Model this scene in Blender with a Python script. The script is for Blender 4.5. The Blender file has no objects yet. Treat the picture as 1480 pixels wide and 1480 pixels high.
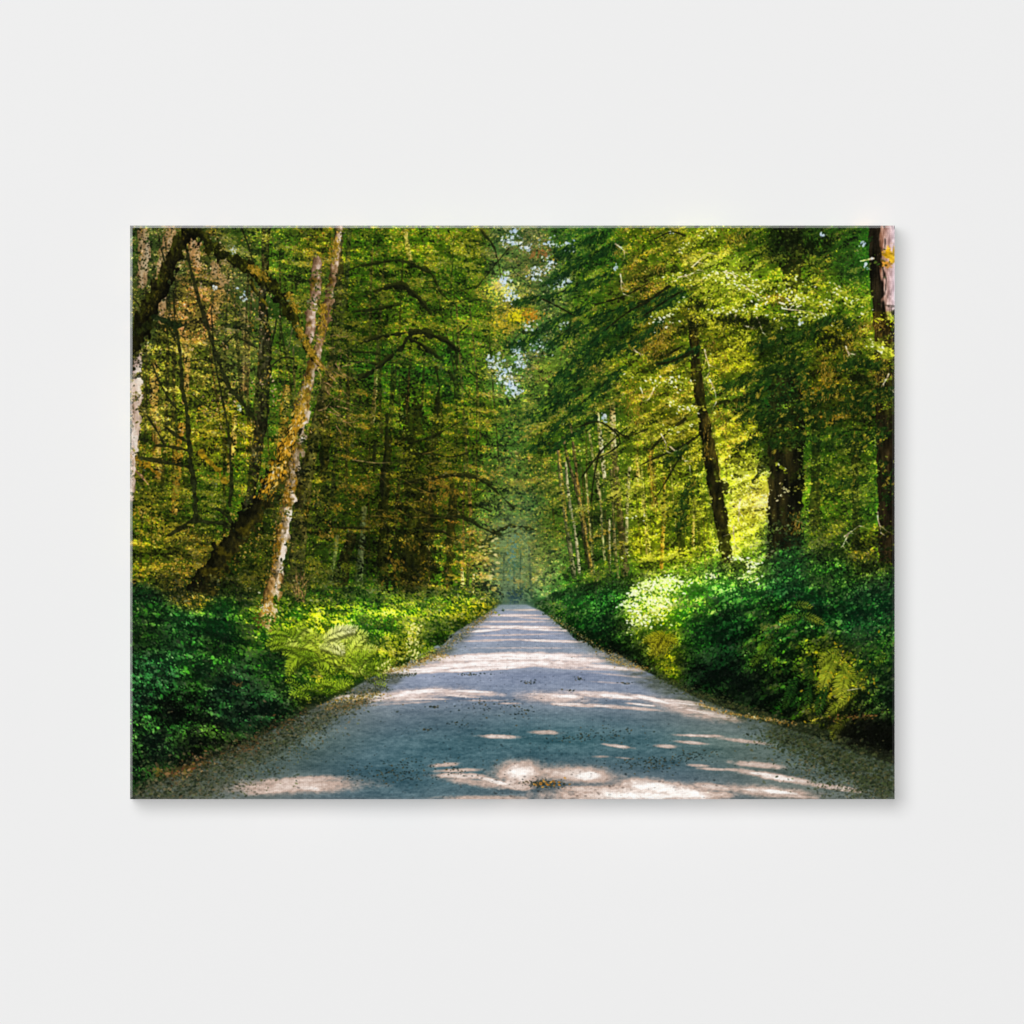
# Canvas print of a forest gravel road, hanging on a plain white wall.
# The printed picture is painted stroke by stroke (leaves, trunks, twigs, gravel)
# into an in-memory image; no file is read.
import math
import numpy as np

# ------------------------------------------------------------------ painter
W, H = 1105, 829              # print resolution
X0, Y0 = 188, 326             # the numbers below are in the photograph's pixels
rng = np.random.default_rng(11)
img = np.zeros((H, W, 3), np.float32)
YY, XX = np.mgrid[0:H, 0:W].astype(np.float32)
PX, PY = XX + X0, YY + Y0

def A(*c): return np.array(c, np.float32)

def vnoise(seed, cx, cy=None):
    """smooth value noise, one cell = cx by cy pixels, 0..1"""
    cy = cy or cx
    r = np.random.default_rng(seed)
    gh, gw = int(H / cy) + 3, int(W / cx) + 3
    g = r.random((gh, gw)).astype(np.float32)
    fy, fx = np.arange(H, dtype=np.float32) / cy, np.arange(W, dtype=np.float32) / cx
    iy, ix = fy.astype(int), fx.astype(int)
    ty, tx = fy - iy, fx - ix
    ty, tx = ty * ty * (3 - 2 * ty), tx * tx * (3 - 2 * tx)
    a = g[iy] * (1 - ty)[:, None] + g[iy + 1] * ty[:, None]
    return a[:, ix] * (1 - tx) + a[:, ix + 1] * tx

_fc = {}
def fbm(seed, cx, cy=None, octs=4, gain=.55):
    """fractal noise, mean 0 and deviation 1 (kept, since strokes share it)"""
    cy = cy or cx
    key = (seed, cx, cy, octs, gain)
    if key in _fc: return _fc[key]
    s = np.zeros((H, W), np.float32); amp = 1.; tot = 0.
    for k in range(octs):
        s += amp * vnoise(seed + 17 * k, max(cx, 1.01), max(cy, 1.01)); tot += amp
        amp *= gain; cx *= .5; cy *= .5
    s /= tot
    m, d = s.mean(), s.std() + 1e-6
    _fc[key] = (s - m) / d
    return _fc[key]

def smooth(e0, e1, x):
    t = np.clip((x - e0) / (e1 - e0), 0, 1)
    return t * t * (3 - 2 * t)

def blur(a, s):
    r = int(s * 2.5) + 1
    k = np.exp(-.5 * (np.arange(-r, r + 1) / s) ** 2); k = (k / k.sum()).astype(np.float32)
    pad = [(r, r)] + [(0, 0)] * (a.ndim - 1)
    b = np.pad(a, pad, mode='edge'); a = sum(k[i] * b[i:i + a.shape[0]] for i in range(2 * r + 1))
    pad = [(0, 0), (r, r)] + [(0, 0)] * (a.ndim - 2)
    b = np.pad(a, pad, mode='edge'); return sum(k[i] * b[:, i:i + a.shape[1]] for i in range(2 * r + 1))

def poly(pts, soft=0):
    """filled polygon mask, points in photograph pixels"""
    p = np.array(pts, np.float32)
    ins = np.zeros((H, W), bool)
    n = len(p)
    for i in range(n):
        (xa, ya), (xb, yb) = p[i], p[(i + 1) % n]
        if ya == yb: continue
        c = ((ya > PY) != (yb > PY)) & (PX < (xb - xa) * (PY - ya) / (yb - ya) + xa)
        ins ^= c
    m = ins.astype(np.float32)
    return blur(m, soft) if soft else m

# ---- leaf stamps
_st = {}
def stamp(kind, size, ang):
    size = max(1.5, round(size * 2) / 2); q = int(round(ang / (math.pi / 12))) % 24
    key = (kind, size, q)
    if key in _st: return _st[key]
    th = q * math.pi / 12
    r = np.random.default_rng(abs(hash((size, q))) % 100000 if False else int(size * 100) + q * 7 + len(kind))
    S = 4; n = int(size * 1.35) + 3; n += 1 - n % 2
    y, x = np.mgrid[0:n * S, 0:n * S].astype(np.float32)
    x = (x + .5) / S - n / 2; y = (y + .5) / S - n / 2
    def leaf(cx, cy, L, w, a):
        u = (x - cx) * math.cos(a) + (y - cy) * math.sin(a); v = -(x - cx) * math.sin(a) + (y - cy) * math.cos(a)
        t = np.clip(u / L + .5, 0, 1)
        prof = w * np.sin(np.pi * t ** .8) * .5
        return (np.abs(v) < prof) & (u > -L / 2) & (u < L / 2)
    m = np.zeros_like(x, bool)
    if kind == 'leaf':
        m |= leaf(0, 0, size, max(1.3, size * .5), th)
    elif kind == 'round':
        m |= leaf(0, 0, size, size * .85, th)
    elif kind == 'maple':                       # five drooping lobes seen at a slant
        for a, l in ((0, 1), (.75, .85), (-.75, .85), (1.5, .6), (-1.5, .6)):
            aa = th + a; L = size * .55 * l
            m |= leaf(math.cos(aa) * L / 2, math.sin(aa) * L / 2 * .62, L, L * .55, math.atan2(math.sin(aa) * .62, math.cos(aa)))
    elif kind == 'clump':
        for k in range(7):
            a = r.random() * 6.3; d = size * .4 * math.sqrt(r.random())
            m |= leaf(d * math.cos(a), d * math.sin(a) * .8, size * .34, size * .2, r.random() * 6.3)
    elif kind == 'frond':                       # spine with two rows of leaflets
        L = size; nn = max(5, int(size / 2.2))
        c, s = math.cos(th), math.sin(th)
        m |= leaf(0, 0, L, 1.1, th)
        for k in range(nn):
            t = (k + .5) / nn; u = (t - .5) * L
            l = L * .30 * math.sin(math.pi * (t * .8 + .15)) + 1
            for sg in (1, -1):
                a = th + sg * 1.05
                m |= leaf(u * c + math.cos(a) * l / 2, u * s + math.sin(a) * l / 2, l, max(1.0, l * .3), a)
    elif kind == 'pinna':
        m |= leaf(0, 0, size, max(1.7, size * .26), th)
    elif kind == 'needle':
        m |= leaf(0, 0, size, max(.95, size * .14), th)
    elif kind == 'spray':                       # ragged bunch of drooping needles
        for k in range(9):
            a = th + r.normal() * .45; d = (r.random() - .5) * size * .6
            m |= leaf(d * math.cos(th) + r.normal() * size * .1, d * math.sin(th) + r.normal() * size * .1, size * .45, max(.9, size * .07), a)
    mm = m.reshape(n, S, n, S).mean((1, 3)).astype(np.float32)
    _st[key] = mm
    return mm

def put(mm, x, y, col, a=1.):
    n = mm.shape[0]; h = n // 2
    ix, iy = int(round(x - X0)) - h, int(round(y - Y0)) - h
    x0, y0 = max(ix, 0), max(iy, 0); x1, y1 = min(ix + n, W), min(iy + n, H)
    if x1 <= x0 or y1 <= y0: return
    k = mm[y0 - iy:y1 - iy, x0 - ix:x1 - ix, None] * a
    s = img[y0:y1, x0:x1]
    s += (col - s) * k

# ---- colour fields from control points: x, y, dark, mid, light
CP = [
 # upper left: dark leaves before peach lit trunks
 (200,345,(20,38,12),(70,75,30),(150,135,75)), (240,365,(30,42,14),(110,90,48),(225,175,130)), (215,430,(28,38,14),(82,78,34),(190,145,95)),
 (285,350,(30,42,12),(105,82,35),(215,165,110)), (320,400,(35,45,18),(98,84,42),(205,160,110)), (280,450,(35,42,16),(120,92,46),(235,185,135)),
 (340,345,(20,42,16),(62,80,28),(150,155,60)), (345,450,(25,40,16),(70,76,34),(170,140,90)), (240,520,(30,40,12),(105,99,34),(225,211,110)), (300,540,(28,40,12),(92,89,30),(200,187,80)),
 (345,520,(25,40,16),(75,78,36),(180,170,85)), (285,590,(35,55,10),(100,100,26),(190,187,50)), (215,590,(30,38,12),(105,98,38),(225,211,125)),
 (420,350,(18,46,12),(66,86,24),(160,160,50)), (430,420,(18,42,12),(62,78,22),(150,150,45)), (405,480,(18,42,12),(58,76,22),(140,135,45)), (410,560,(20,44,12),(66,80,22),(150,147,40)),
 (460,350,(24,42,10),(84,82,20),(175,160,45)),
 # left middle
 (205,650,(22,36,8),(88,86,22),(185,176,50)), (240,700,(18,34,8),(70,74,18),(160,152,40)), (310,640,(25,40,8),(92,90,18),(190,182,45)), (330,700,(18,42,10),(66,80,18),(160,152,35)),
 (215,780,(18,34,6),(74,80,16),(155,148,35)), (260,800,(20,30,8),(78,76,20),(160,148,40)), (280,840,(15,28,8),(64,62,18),(150,138,35)), (310,720,(15,36,8),(54,74,16),(150,148,45)),
 (380,780,(12,24,6),(40,52,12),(105,103,28)), (350,840,(10,22,6),(34,46,12),(100,98,26)), (440,820,(14,30,8),(48,60,16),(130,125,34)), (450,720,(16,28,8),(52,58,16),(130,125,34)),
 # centre left
 (520,350,(15,40,10),(58,80,18),(150,150,40)), (600,350,(22,52,10),(84,100,22),(180,180,55)), (670,340,(24,52,10),(82,96,22),(175,170,50)), (560,400,(14,38,8),(52,74,16),(135,135,36)),
 (660,400,(16,48,12),(58,86,20),(150,150,42)), (620,450,(14,42,10),(54,78,18),(135,130,38)), (530,470,(12,34,8),(46,64,14),(120,115,32)), (600,475,(24,48,8),(80,94,18),(170,165,42)),
 (560,530,(10,38,12),(40,70,18),(110,115,35)), (640,530,(10,42,14),(42,76,20),(115,125,36)), (680,460,(22,56,14),(78,100,24),(170,165,48)), (700,520,(20,52,14),(72,96,26),(165,160,52)), (600,590,(12,34,8),(48,66,14),(125,118,32)),
 (510,590,(14,32,8),(54,64,16),(135,115,34)), (520,660,(14,30,6),(50,58,12),(125,105,28)), (600,660,(10,26,5),(38,50,10),(95,88,20)), (660,640,(14,36,8),(56,70,14),(140,125,32)),
 (700,610,(22,50,14),(76,94,22),(170,155,46)), (560,740,(10,22,5),(40,46,10),(105,85,22)), (620,740,(10,20,5),(40,44,10),(110,85,22)), (660,710,(16,34,7),(66,68,16),(165,120,32)), (700,690,(18,44,14),(70,84,26),(165,140,45)),
 (500,740,(12,28,6),(44,54,12),(120,100,28)), (480,830,(12,28,10),(44,62,16),(110,110,32)), (540,810,(8,18,5),(30,40,10),(85,80,22)), (600,820,(8,14,4),(30,34,9),(85,72,18)), (650,800,(14,32,8),(62,70,18),(150,120,35)),
 (690,800,(24,46,16),(100,98,40),(215,185,95)), (700,840,(30,52,30),(110,108,58),(225,195,125)), (650,845,(18,46,10),(78,92,18),(180,155,45)), (530,850,(12,38,12),(44,76,18),(110,120,36)),
 # vanishing point haze
 (735,800,(52,88,60),(94,124,78),(150,164,104)), (735,840,(40,74,60),(78,106,76),(140,146,92)), (742,770,(40,76,56),(84,112,74),(150,150,85)), (760,840,(48,76,62),(92,108,64),(160,140,70)), (735,862,(40,66,70),(70,95,95),(120,120,90)),
 (725,740,(24,58,30),(76,98,40),(165,150,60)), (730,690,(24,60,28),(82,104,44),(165,155,62)), (790,800,(30,60,30),(90,106,46),(170,155,62)), (775,850,(40,84,40),(104,140,72),(170,185,110)), (770,825,(44,80,44),(104,128,76),(175,180,110)), (760,740,(20,58,36),(62,96,50),(140,140,60)),
 # centre top, round the sky gap
 (740,345,(20,58,28),(80,102,50),(140,150,110)), (770,370,(26,56,26),(88,100,50),(165,150,110)), (740,420,(30,64,40),(100,120,50),(215,205,90)), (790,420,(24,58,30),(84,104,52),(175,175,150)), (745,460,(24,60,20),(110,112,26),(215,185,40)),
 (770,490,(16,60,34),(60,96,50),(130,145,95)), (740,540,(22,62,28),(88,114,52),(190,190,150)), (760,580,(24,64,28),(80,110,36),(170,165,70)), (740,620,(20,60,28),(66,98,36),(150,145,58)), (790,540,(30,64,22),(100,112,40),(190,175,80)),
 (830,350,(12,54,26),(46,86,28),(125,135,45)), (870,380,(12,52,18),(54,84,20),(140,140,40)), (850,430,(18,56,16),(66,92,22),(155,150,48)), (830,480,(16,52,20),(74,92,30),(175,160,75)), (880,480,(10,42,14),(46,66,16),(120,115,30)), (860,560,(18,44,12),(80,84,26),(180,160,65)),
 (820,590,(18,52,16),(70,92,26),(170,150,60)), (900,430,(20,46,10),(78,80,18),(170,140,35)), (940,350,(24,50,8),(94,98,18),(190,170,40)), (930,410,(28,44,8),(98,84,22),(195,150,50)), (980,400,(30,52,8),(112,108,24),(225,205,90)),
 (940,500,(26,40,6),(96,86,18),(205,165,40)), (920,540,(30,54,8),(110,108,20),(215,195,60)), (960,560,(34,52,8),(126,114,22),(235,210,80)), (990,590,(30,44,8),(110,98,22),(220,190,70)), (980,470,(26,44,8),(92,88,18),(210,190,60)),
 # right, upper
 (1030,345,(30,50,8),(118,116,22),(220,211,60)), (1080,340,(16,42,8),(66,80,16),(160,154,34)), (1140,350,(10,24,8),(34,50,14),(110,112,34)), (1200,350,(10,36,12),(44,70,18),(130,132,38)), (1050,400,(44,60,10),(150,152,36),(250,245,150)),
 (1040,440,(40,56,8),(136,134,26),(245,220,90)), (1110,420,(28,52,8),(112,116,20),(235,220,70)), (1180,400,(22,46,10),(90,96,20),(205,198,50)), (1180,440,(34,56,8),(126,129,22),(240,225,85)), (1230,440,(22,52,10),(86,104,20),(205,207,60)), (1235,380,(10,44,16),(38,72,22),(120,125,48)),
 (1050,480,(28,42,6),(104,100,16),(225,216,60)), (1060,520,(36,48,6),(130,124,18),(235,224,55)), (1120,500,(10,26,6),(44,56,12),(125,123,28)), (1160,480,(12,34,10),(46,66,14),(130,130,32)), (1200,490,(22,30,6),(86,83,14),(205,150,28)), (1260,480,(28,42,8),(104,102,22),(215,199,50)), (1240,520,(16,36,8),(70,74,16),(185,173,35)),
 (1050,570,(20,40,8),(96,95,20),(215,203,55)), (1120,560,(8,34,14),(30,54,16),(105,102,26)), (1200,560,(18,26,5),(72,69,12),(190,125,26)), (1180,590,(12,22,5),(50,50,12),(160,105,28)), (1260,570,(10,24,8),(44,50,12),(135,105,28)),
 # right, middle
 (800,640,(22,52,10),(90,98,24),(190,185,52)), (790,690,(22,54,20),(84,98,34),(180,172,60)), (800,750,(20,48,16),(74,88,28),(165,157,48)), (860,640,(24,48,10),(100,103,28),(205,185,75)), (850,700,(22,44,10),(88,89,26),(190,180,60)), (870,770,(18,38,12),(70,76,24),(170,130,45)),
 (860,820,(18,44,12),(72,86,22),(165,155,40)), (930,640,(28,44,8),(112,110,24),(220,195,75)), (920,720,(34,48,8),(128,126,28),(230,205,85)), (940,790,(40,50,6),(140,133,22),(230,217,60)), (980,640,(26,38,6),(100,95,18),(215,199,50)), (960,700,(34,46,8),(120,116,24),(225,195,70)), (985,760,(24,40,6),(92,92,18),(200,188,45)),
 (1000,800,(38,52,6),(132,129,20),(225,211,50)), (930,835,(30,52,10),(110,116,24),(220,200,75)), (1060,640,(40,46,8),(140,129,26),(230,170,70)), (1070,700,(60,66,12),(184,179,52),(250,235,140)), (1075,760,(74,72,14),(196,187,50),(250,235,150)), (1065,800,(60,72,10),(176,172,36),(245,230,110)),
 (1020,720,(26,46,8),(96,98,20),(205,196,50)), (1090,720,(70,70,20),(190,160,80),(245,220,185)), (1130,650,(10,26,6),(36,48,12),(100,99,26)), (1130,780,(10,40,16),(34,66,24),(105,120,48)), (1180,640,(14,40,10),(48,72,16),(130,130,36)), (1230,660,(16,38,8),(64,76,18),(165,157,42)),
 (1200,720,(18,44,8),(72,84,18),(175,167,42)), (1250,720,(14,42,12),(58,78,20),(150,144,40)), (1200,770,(18,44,10),(70,84,18),(170,162,40)), (1260,800,(20,38,8),(80,79,16),(180,140,35)),
 # bushes: left
 (210,900,(5,21,8),(23,55,20),(56,106,49)), (215,980,(4,16,8),(21,59,32),(54,115,67)), (260,920,(5,23,9),(23,63,28),(58,113,60)), (330,900,(5,27,9),(28,68,22),(62,128,52)), (300,960,(4,18,6),(23,59,20),(60,109,48)), (250,1030,(2,6,3),(12,36,14),(47,93,46)), (340,1000,(3,12,6),(19,52,27),(54,108,60)),
 (400,960,(4,21,8),(25,63,20),(66,120,50)), (410,1020,(3,12,6),(21,54,30),(58,109,64)), (220,1080,(3,12,6),(23,54,24),(66,122,58)), (290,1080,(2,7,4),(23,45,17),(70,112,50)), (375,890,(10,34,8),(60,92,20),(165,160,45)), (430,920,(14,40,6),(84,110,18),(195,195,50)),
 (460,910,(24,58,6),(136,158,18),(228,232,80)), (500,930,(22,56,6),(126,148,22),(235,235,110)), (490,970,(12,44,8),(70,104,18),(180,185,50)), (440,990,(12,30,6),(74,90,18),(190,170,50)), (470,880,(16,44,8),(74,106,20),(180,180,50)), (530,985,(12,38,10),(56,86,20),(150,150,45)), (525,890,(14,44,10),(62,104,20),(160,175,45)),
 (560,900,(20,52,8),(114,146,24),(214,216,76)), (590,940,(18,44,8),(100,122,26),(220,212,96)), (620,890,(18,50,10),(88,122,22),(190,196,56)), (640,910,(10,32,8),(40,76,22),(120,135,40)), (680,880,(28,58,8),(128,144,24),(220,212,66)), (700,870,(30,58,8),(120,134,22),(210,195,55)), (665,895,(24,54,8),(98,122,20),(200,185,50)),
 # bushes: right
 (800,870,(15,43,16),(50,94,34),(130,145,50)), (825,880,(6,36,12),(23,72,24),(90,125,45)), (870,870,(3,23,8),(17,59,19),(50,112,44)), (860,910,(6,30,12),(25,68,27),(64,106,44)), (830,860,(15,45,12),(46,96,28),(130,145,45)), (900,920,(3,16,6),(15,43,14),(47,88,32)), (900,850,(8,36,9),(34,86,26),(90,130,40)),
 (940,870,(40,84,8),(150,186,40),(252,252,205)), (930,900,(30,74,6),(116,160,20),(235,240,120)), (980,850,(40,80,8),(146,178,40),(250,250,200)), (1000,870,(16,60,10),(74,122,24),(190,200,60)), (955,925,(50,76,6),(132,144,14),(188,190,30)), (1000,920,(4,27,8),(21,63,19),(60,120,44)), (920,950,(3,14,6),(17,39,16),(56,96,46)),
 (1040,850,(12,48,12),(56,108,36),(170,180,70)), (1020,830,(20,60,14),(90,130,40),(210,210,100)), (1080,815,(20,58,12),(92,128,40),(225,225,130)), (1070,860,(6,32,11),(28,72,25),(80,128,50)), (1130,830,(4,28,12),(19,63,28),(64,111,52)), (1200,830,(4,27,9),(23,59,19),(90,118,46)), (1270,850,(4,23,11),(19,55,24),(70,118,56)),
 (1040,900,(2,18,6),(12,50,20),(41,95,48)), (1120,900,(3,21,6),(24,70,18),(140,145,50)), (1180,890,(3,23,8),(21,61,22),(90,130,56)), (1250,900,(3,21,9),(19,57,25),(58,106,52)), (1040,960,(1,7,3),(8,32,14),(30,75,35)), (1110,950,(2,12,4),(26,54,14),(120,130,34)), (1180,950,(4,16,4),(54,76,12),(190,185,42)),
 (1220,980,(6,20,5),(70,78,12),(205,180,40)), (1270,950,(4,23,8),(34,72,22),(130,140,46)), (1140,990,(1,6,2),(14,40,10),(60,92,22)), (1060,1000,(2,9,4),(15,36,14),(46,84,40)), (1200,1020,(5,14,4),(50,62,14),(170,150,40)), (1260,1010,(3,12,4),(26,50,18),(90,108,38)), (1250,1055,(2,2,1),(8,12,7),(40,40,18)),
]
def build_fields():
    q = 6
    gx = np.arange(0, W + q, q, dtype=np.float32) + X0; gy = np.arange(0, H + q, q, dtype=np.float32) + Y0
    num = np.zeros((len(gy), len(gx), 9), np.float32); den = np.zeros((len(gy), len(gx), 1), np.float32)
    for (x, y, d, m, l) in CP:
        d2 = (gx[None] - x) ** 2 + (gy[:, None] - y) ** 2
        w = (np.exp(-d2 / (2 * 19. ** 2)) + 20. / (d2 + 900.) ** 1.5 * .6)[..., None]
        num += w * np.array(d + m + l, np.float32); den += w
    f = num / den
    iy = np.arange(H) / q; ix = np.arange(W) / q
    a0, b0 = iy.astype(int), ix.astype(int); ty = (iy - a0)[:, None, None]; tx = (ix - b0)[None, :, None]
    a1, b1 = np.minimum(a0 + 1, f.shape[0] - 1), np.minimum(b0 + 1, f.shape[1] - 1)
    g = f[a0] * (1 - ty) + f[a1] * ty
    return (g[:, b0] * (1 - tx) + g[:, b1] * tx).astype(np.float32)
F = build_fields()
for _k, _s, _g in ((0, .9, 1.), (3, .93, 1.0), (6, .92, .97)):      # a little greyer than the raw greens
    _l = F[..., _k:_k + 3].mean(-1, keepdims=True)
    F[..., _k:_k + 3] = (_l + (F[..., _k:_k + 3] - _l) * _s) * _g
_u = (1 - smooth(830, 870, PY))[..., None]
for _k in (0, 3, 6):                                       # olive rather than emerald
    F[..., _k] += .2 * np.clip(F[..., _k + 1] - F[..., _k], 0, None) * _u[..., 0]
_r = _u * smooth(760, 860, PX)[..., None]
F[..., 3:6] *= 1 + _r * A(-.05, .05, 0); F[..., 6:9] *= 1 + _r * A(-.05, .04, 0)
_r = _u * (1 - smooth(660, 740, PX))[..., None]
F[..., 3:6] *= 1 + _r * A(.10, .12, .0)
_r = (smooth(850, 880, PY) * (1 - smooth(700, 760, PX)) + .7 * smooth(850, 880, PY) * smooth(760, 800, PX))[..., None]
F[..., 3:9] *= 1 + _r * np.tile(A(.2, .1, -.1), 2)
F[..., 3:6] *= 1 + _u * A(.08, .05, -.08); F[..., 6:9] *= 1 + _u * A(.06, .02, -.08)
def ramp(iy, ix, t):
    f = F[iy, ix]; d, m, l = f[..., 0:3], f[..., 3:6], f[..., 6:9]
    t = np.clip(t, 0, 1)[..., None]
    a = np.clip(t / .3, 0, 1); b = np.clip((t - .3) / .3, 0, 1); c = np.clip((t - .6) / .4, 0, 1)
    return d * (.55 + .45 * a) + (m - d) * b + (l - m) * c

def sheared(seed, cx, cy, octs, sl, sr):
    """streaky noise: leaf sprays lying along slope sl on the left, sr on the right"""
    n = fbm(seed, cx, cy, octs); iy, ix = np.mgrid[0:H, 0:W]
    k = smooth(700, 840, PX)
    def take(sh):
        j = np.abs(iy - (sh * (ix - W / 2)).astype(int)) % (2 * H - 2)
        return n[np.where(j >= H, 2 * H - 2 - j, j), ix]
    return take(sl) * (1 - k) + take(sr) * k
N60, N24, N9 = fbm(1, 60, 48), .55 * fbm(2, 24, 17) + .85 * sheared(4, 34, 8, 3, .14, -.42), fbm(3, 8, 5, 3)
def tone(iy, ix, w=(.05, .165, .07), mean=.5):
    return mean + w[0] * N60[iy, ix] + w[1] * N24[iy, ix] + w[2] * N9[iy, ix]

def scatter(n, dens, kinds, size, mean=.5, w=(.05, .165, .07), jit=.12, ang=None, alpha=.95, cjit=.08, hue=None, seed=None):
    """n leaves where dens (0..1 array) allows, dark ones first"""
    r = np.random.default_rng(seed) if seed else rng
    ys, xs = np.nonzero(dens > .02)
    if len(ys) == 0: return
    x0, x1, y0, y1 = xs.min(), xs.max() + 1, ys.min(), ys.max() + 1
    area = (x1 - x0) * (y1 - y0); tot = dens.sum()
    k = int(n * area / max(tot, 1)) + 10
    ix = r.integers(x0, x1, k); iy = r.integers(y0, y1, k)
    ok = r.random(k) < dens[iy, ix]; ix, iy = ix[ok][:n], iy[ok][:n]
    k = len(ix)
    t = tone(iy, ix, w, mean) + r.normal(0, jit, k)
    o = np.argsort(t + r.normal(0, .16, k)); ix, iy, t = ix[o], iy[o], t[o]
    c = ramp(iy, ix, t) * (1 + r.normal(0, cjit, (k, 1)) + r.normal(0, cjit * .4, (k, 3)))
    lum = c.mean(-1, keepdims=True)                      # some leaves turn a dull or shiny face
    c = lum + (c - lum) * r.uniform(.55, 1.12, (k, 1))
    sh = (r.random((k, 1)) < .08) * r.uniform(.3, .8, (k, 1))
    c = c + (lum * A(1.22, 1.3, 1.02) + A(14, 18, 12) - c) * sh
    if hue is not None: c = c * hue
    sz = size[0] + (size[1] - size[0]) * r.random(k) ** 1.6
    an = r.random(k) * math.tau if ang is None else ang[0] + r.normal(0, ang[1], k)
    kd = r.integers(0, len(kinds), k)
    for i in range(k):
        put(stamp(kinds[kd[i]], sz[i], an[i]), ix[i] + X0, iy[i] + Y0, np.clip(c[i], 0, 255), alpha)

# ---- strokes
def spline(pts, step=3.):
    p = np.array(pts, np.float32); out = []
    if len(p) < 3:
        n = max(2, int(np.hypot(*(p[1] - p[0])[:2]) / step))
        return p[0] + (p[-1] - p[0]) * np.linspace(0, 1, n)[:, None]
    q = np.vstack([2 * p[0] - p[1], p, 2 * p[-1] - p[-2]])
    for i in range(1, len(q) - 2):
        n = max(2, int(np.hypot(*(q[i + 1] - q[i])[:2]) / step))
        t = np.linspace(0, 1, n, endpoint=False)[:, None]
        out.append(.5 * (2 * q[i] + (q[i + 1] - q[i - 1]) * t + (2 * q[i - 1] - 5 * q[i] + 4 * q[i + 1] - q[i + 2]) * t * t + (3 * q[i] - q[i - 1] - 3 * q[i + 1] + q[i + 2]) * t ** 3))
    return np.vstack(out + [p[-1:]])

def field(pts, rough=0., seed=5):
    """coverage, signed side u (-1..1) and length s of a tapered stroke; returns slices too"""
    p = spline(pts); x, y, w = p[:, 0] - X0, p[:, 1] - Y0, np.maximum(p[:, 2], .3)
    m = w.max() * 1.5 + 3
    x0, x1 = int(max(0, x.min() - m)), int(min(W, x.max() + m + 1)); y0, y1 = int(max(0, y.min() - m)), int(min(H, y.max() + m + 1))
    if x1 <= x0 or y1 <= y0: return None
    hh, ww = y1 - y0, x1 - x0
    best = np.full((hh, ww), 9., np.float32); U = np.zeros((hh, ww), np.float32); Sx = np.zeros((hh, ww), np.float32); Wd = np.ones((hh, ww), np.float32)
    s = 0.
    nz = fbm(seed % 4, 7, 9, 2)[y0:y1, x0:x1] * rough if rough else 0
    for i in range(len(x) - 1):
        dx, dy = x[i + 1] - x[i], y[i + 1] - y[i]; L = math.hypot(dx, dy) + 1e-6
        mm = max(w[i], w[i + 1]) * 1.5 + 3
        a0, a1 = int(max(x0, min(x[i], x[i + 1]) - mm)), int(min(x1, max(x[i], x[i + 1]) + mm + 1)); b0, b1 = int(max(y0, min(y[i], y[i + 1]) - mm)), int(min(y1, max(y[i], y[i + 1]) + mm + 1))
        if a1 <= a0 or b1 <= b0: s += L; continue
        gx = XX[b0:b1, a0:a1] - x[i]; gy = YY[b0:b1, a0:a1] - y[i]
        t = np.clip((gx * dx + gy * dy) / (L * L), 0, 1)
        ex, ey = gx - t * dx, gy - t * dy
        d = np.hypot(ex, ey); wd = w[i] + (w[i + 1] - w[i]) * t
        sg = np.sign(gx * dy - gy * dx)                  # + is to the left of travel seen in picture space
        v = d / wd
        sl = (slice(b0 - y0, b1 - y0), slice(a0 - x0, a1 - x0))
        k = v < best[sl]
        best[sl] = np.where(k, v, best[sl]); U[sl] = np.where(k, v * sg, U[sl]); Sx[sl] = np.where(k, s + t * L, Sx[sl]); Wd[sl] = np.where(k, wd, Wd[sl])
        s += L
    al = np.clip((1 + nz - best) * Wd + .5, 0, 1)
    al *= np.minimum(1, Wd * 1.6)
    return (slice(y0, y1), slice(x0, x1)), al, U, Sx, s

def lay(sl, al, col):
    s = img[sl]; s += (np.clip(col, 0, 255) - s) * al[..., None]

def trunk(pts, dark, mid, light, lit=.5, side=1, rough=.12, seed=5, bark=(3, 10), contrast=.6, moss=None, mossamt=0., alpha=1., patch=0.):
    """bark running along the stem; side=+1 lights the right-hand side of a stem drawn top to bottom"""
    f = field(pts, rough, seed)
    if f is None: return
    sl, al, U, S, L = f
    n = fbm(seed % 5, bark[0], bark[1], 3)[sl]; n2 = fbm(seed % 3, 14, 22, 2)[sl]
    t = lit + .42 * U * side * contrast + .15 * n + .10 * n2 + patch * fbm(44, 22, 40, 3)[sl] - .22 * np.abs(U) ** 3
    t = np.clip(t, 0, 1)[..., None]
    d, m, l = A(*dark), A(*mid), A(*light)
    col = np.where(t < .5, d + (m - d) * t * 2, m + (l - m) * (t * 2 - 1))
    if moss is not None:
        k = smooth(.1, .9, fbm(seed % 4, 16, 20, 4)[sl] * .6 + mossamt)[..., None]
        mc = A(*moss) * (.75 + .35 * (t - .3) + .16 * fbm(31, 4, 4, 2)[sl][..., None])
        col = col + (mc - col) * k
    lay(sl, al * alpha, col)

def branch(pts, col=(22, 26, 10), top=None, rough=.25, seed=8, alpha=.95):
    f = field(pts, rough, seed)
    if f is None: return
    sl, al, U, S, L = f
    c = np.broadcast_to(A(*col), al.shape + (3,)) * (1 + .22 * fbm(31, 4, 4, 2)[sl][..., None])
    if top is not None:
        k = smooth(-.1, .9, U)[..., None] * .8
        c = c + (A(*top) - c) * k
    lay(sl, al * alpha, c)

def twig(x, y, ang, L, w, col, r, depth=0, wob=.22, droop=0., alpha=.85):
    pts = [(x, y, w)]; n = max(3, int(L / 9)); a = ang
    for k in range(n):
        a += r.normal(0, wob) + droop; x += math.cos(a) * L / n; y += math.sin(a) * L / n
        pts.append((x, y, w * (1 - .8 * (k + 1) / n)))
        if depth > 0 and r.random() < .5:
            twig(x, y, a + r.choice([-1, 1]) * (.5 + .5 * r.random()), L * (.3 + .3 * r.random()), w * .6, col, r, depth - 1, wob, droop, alpha)
    branch(pts, col, rough=0, alpha=alpha)

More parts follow.
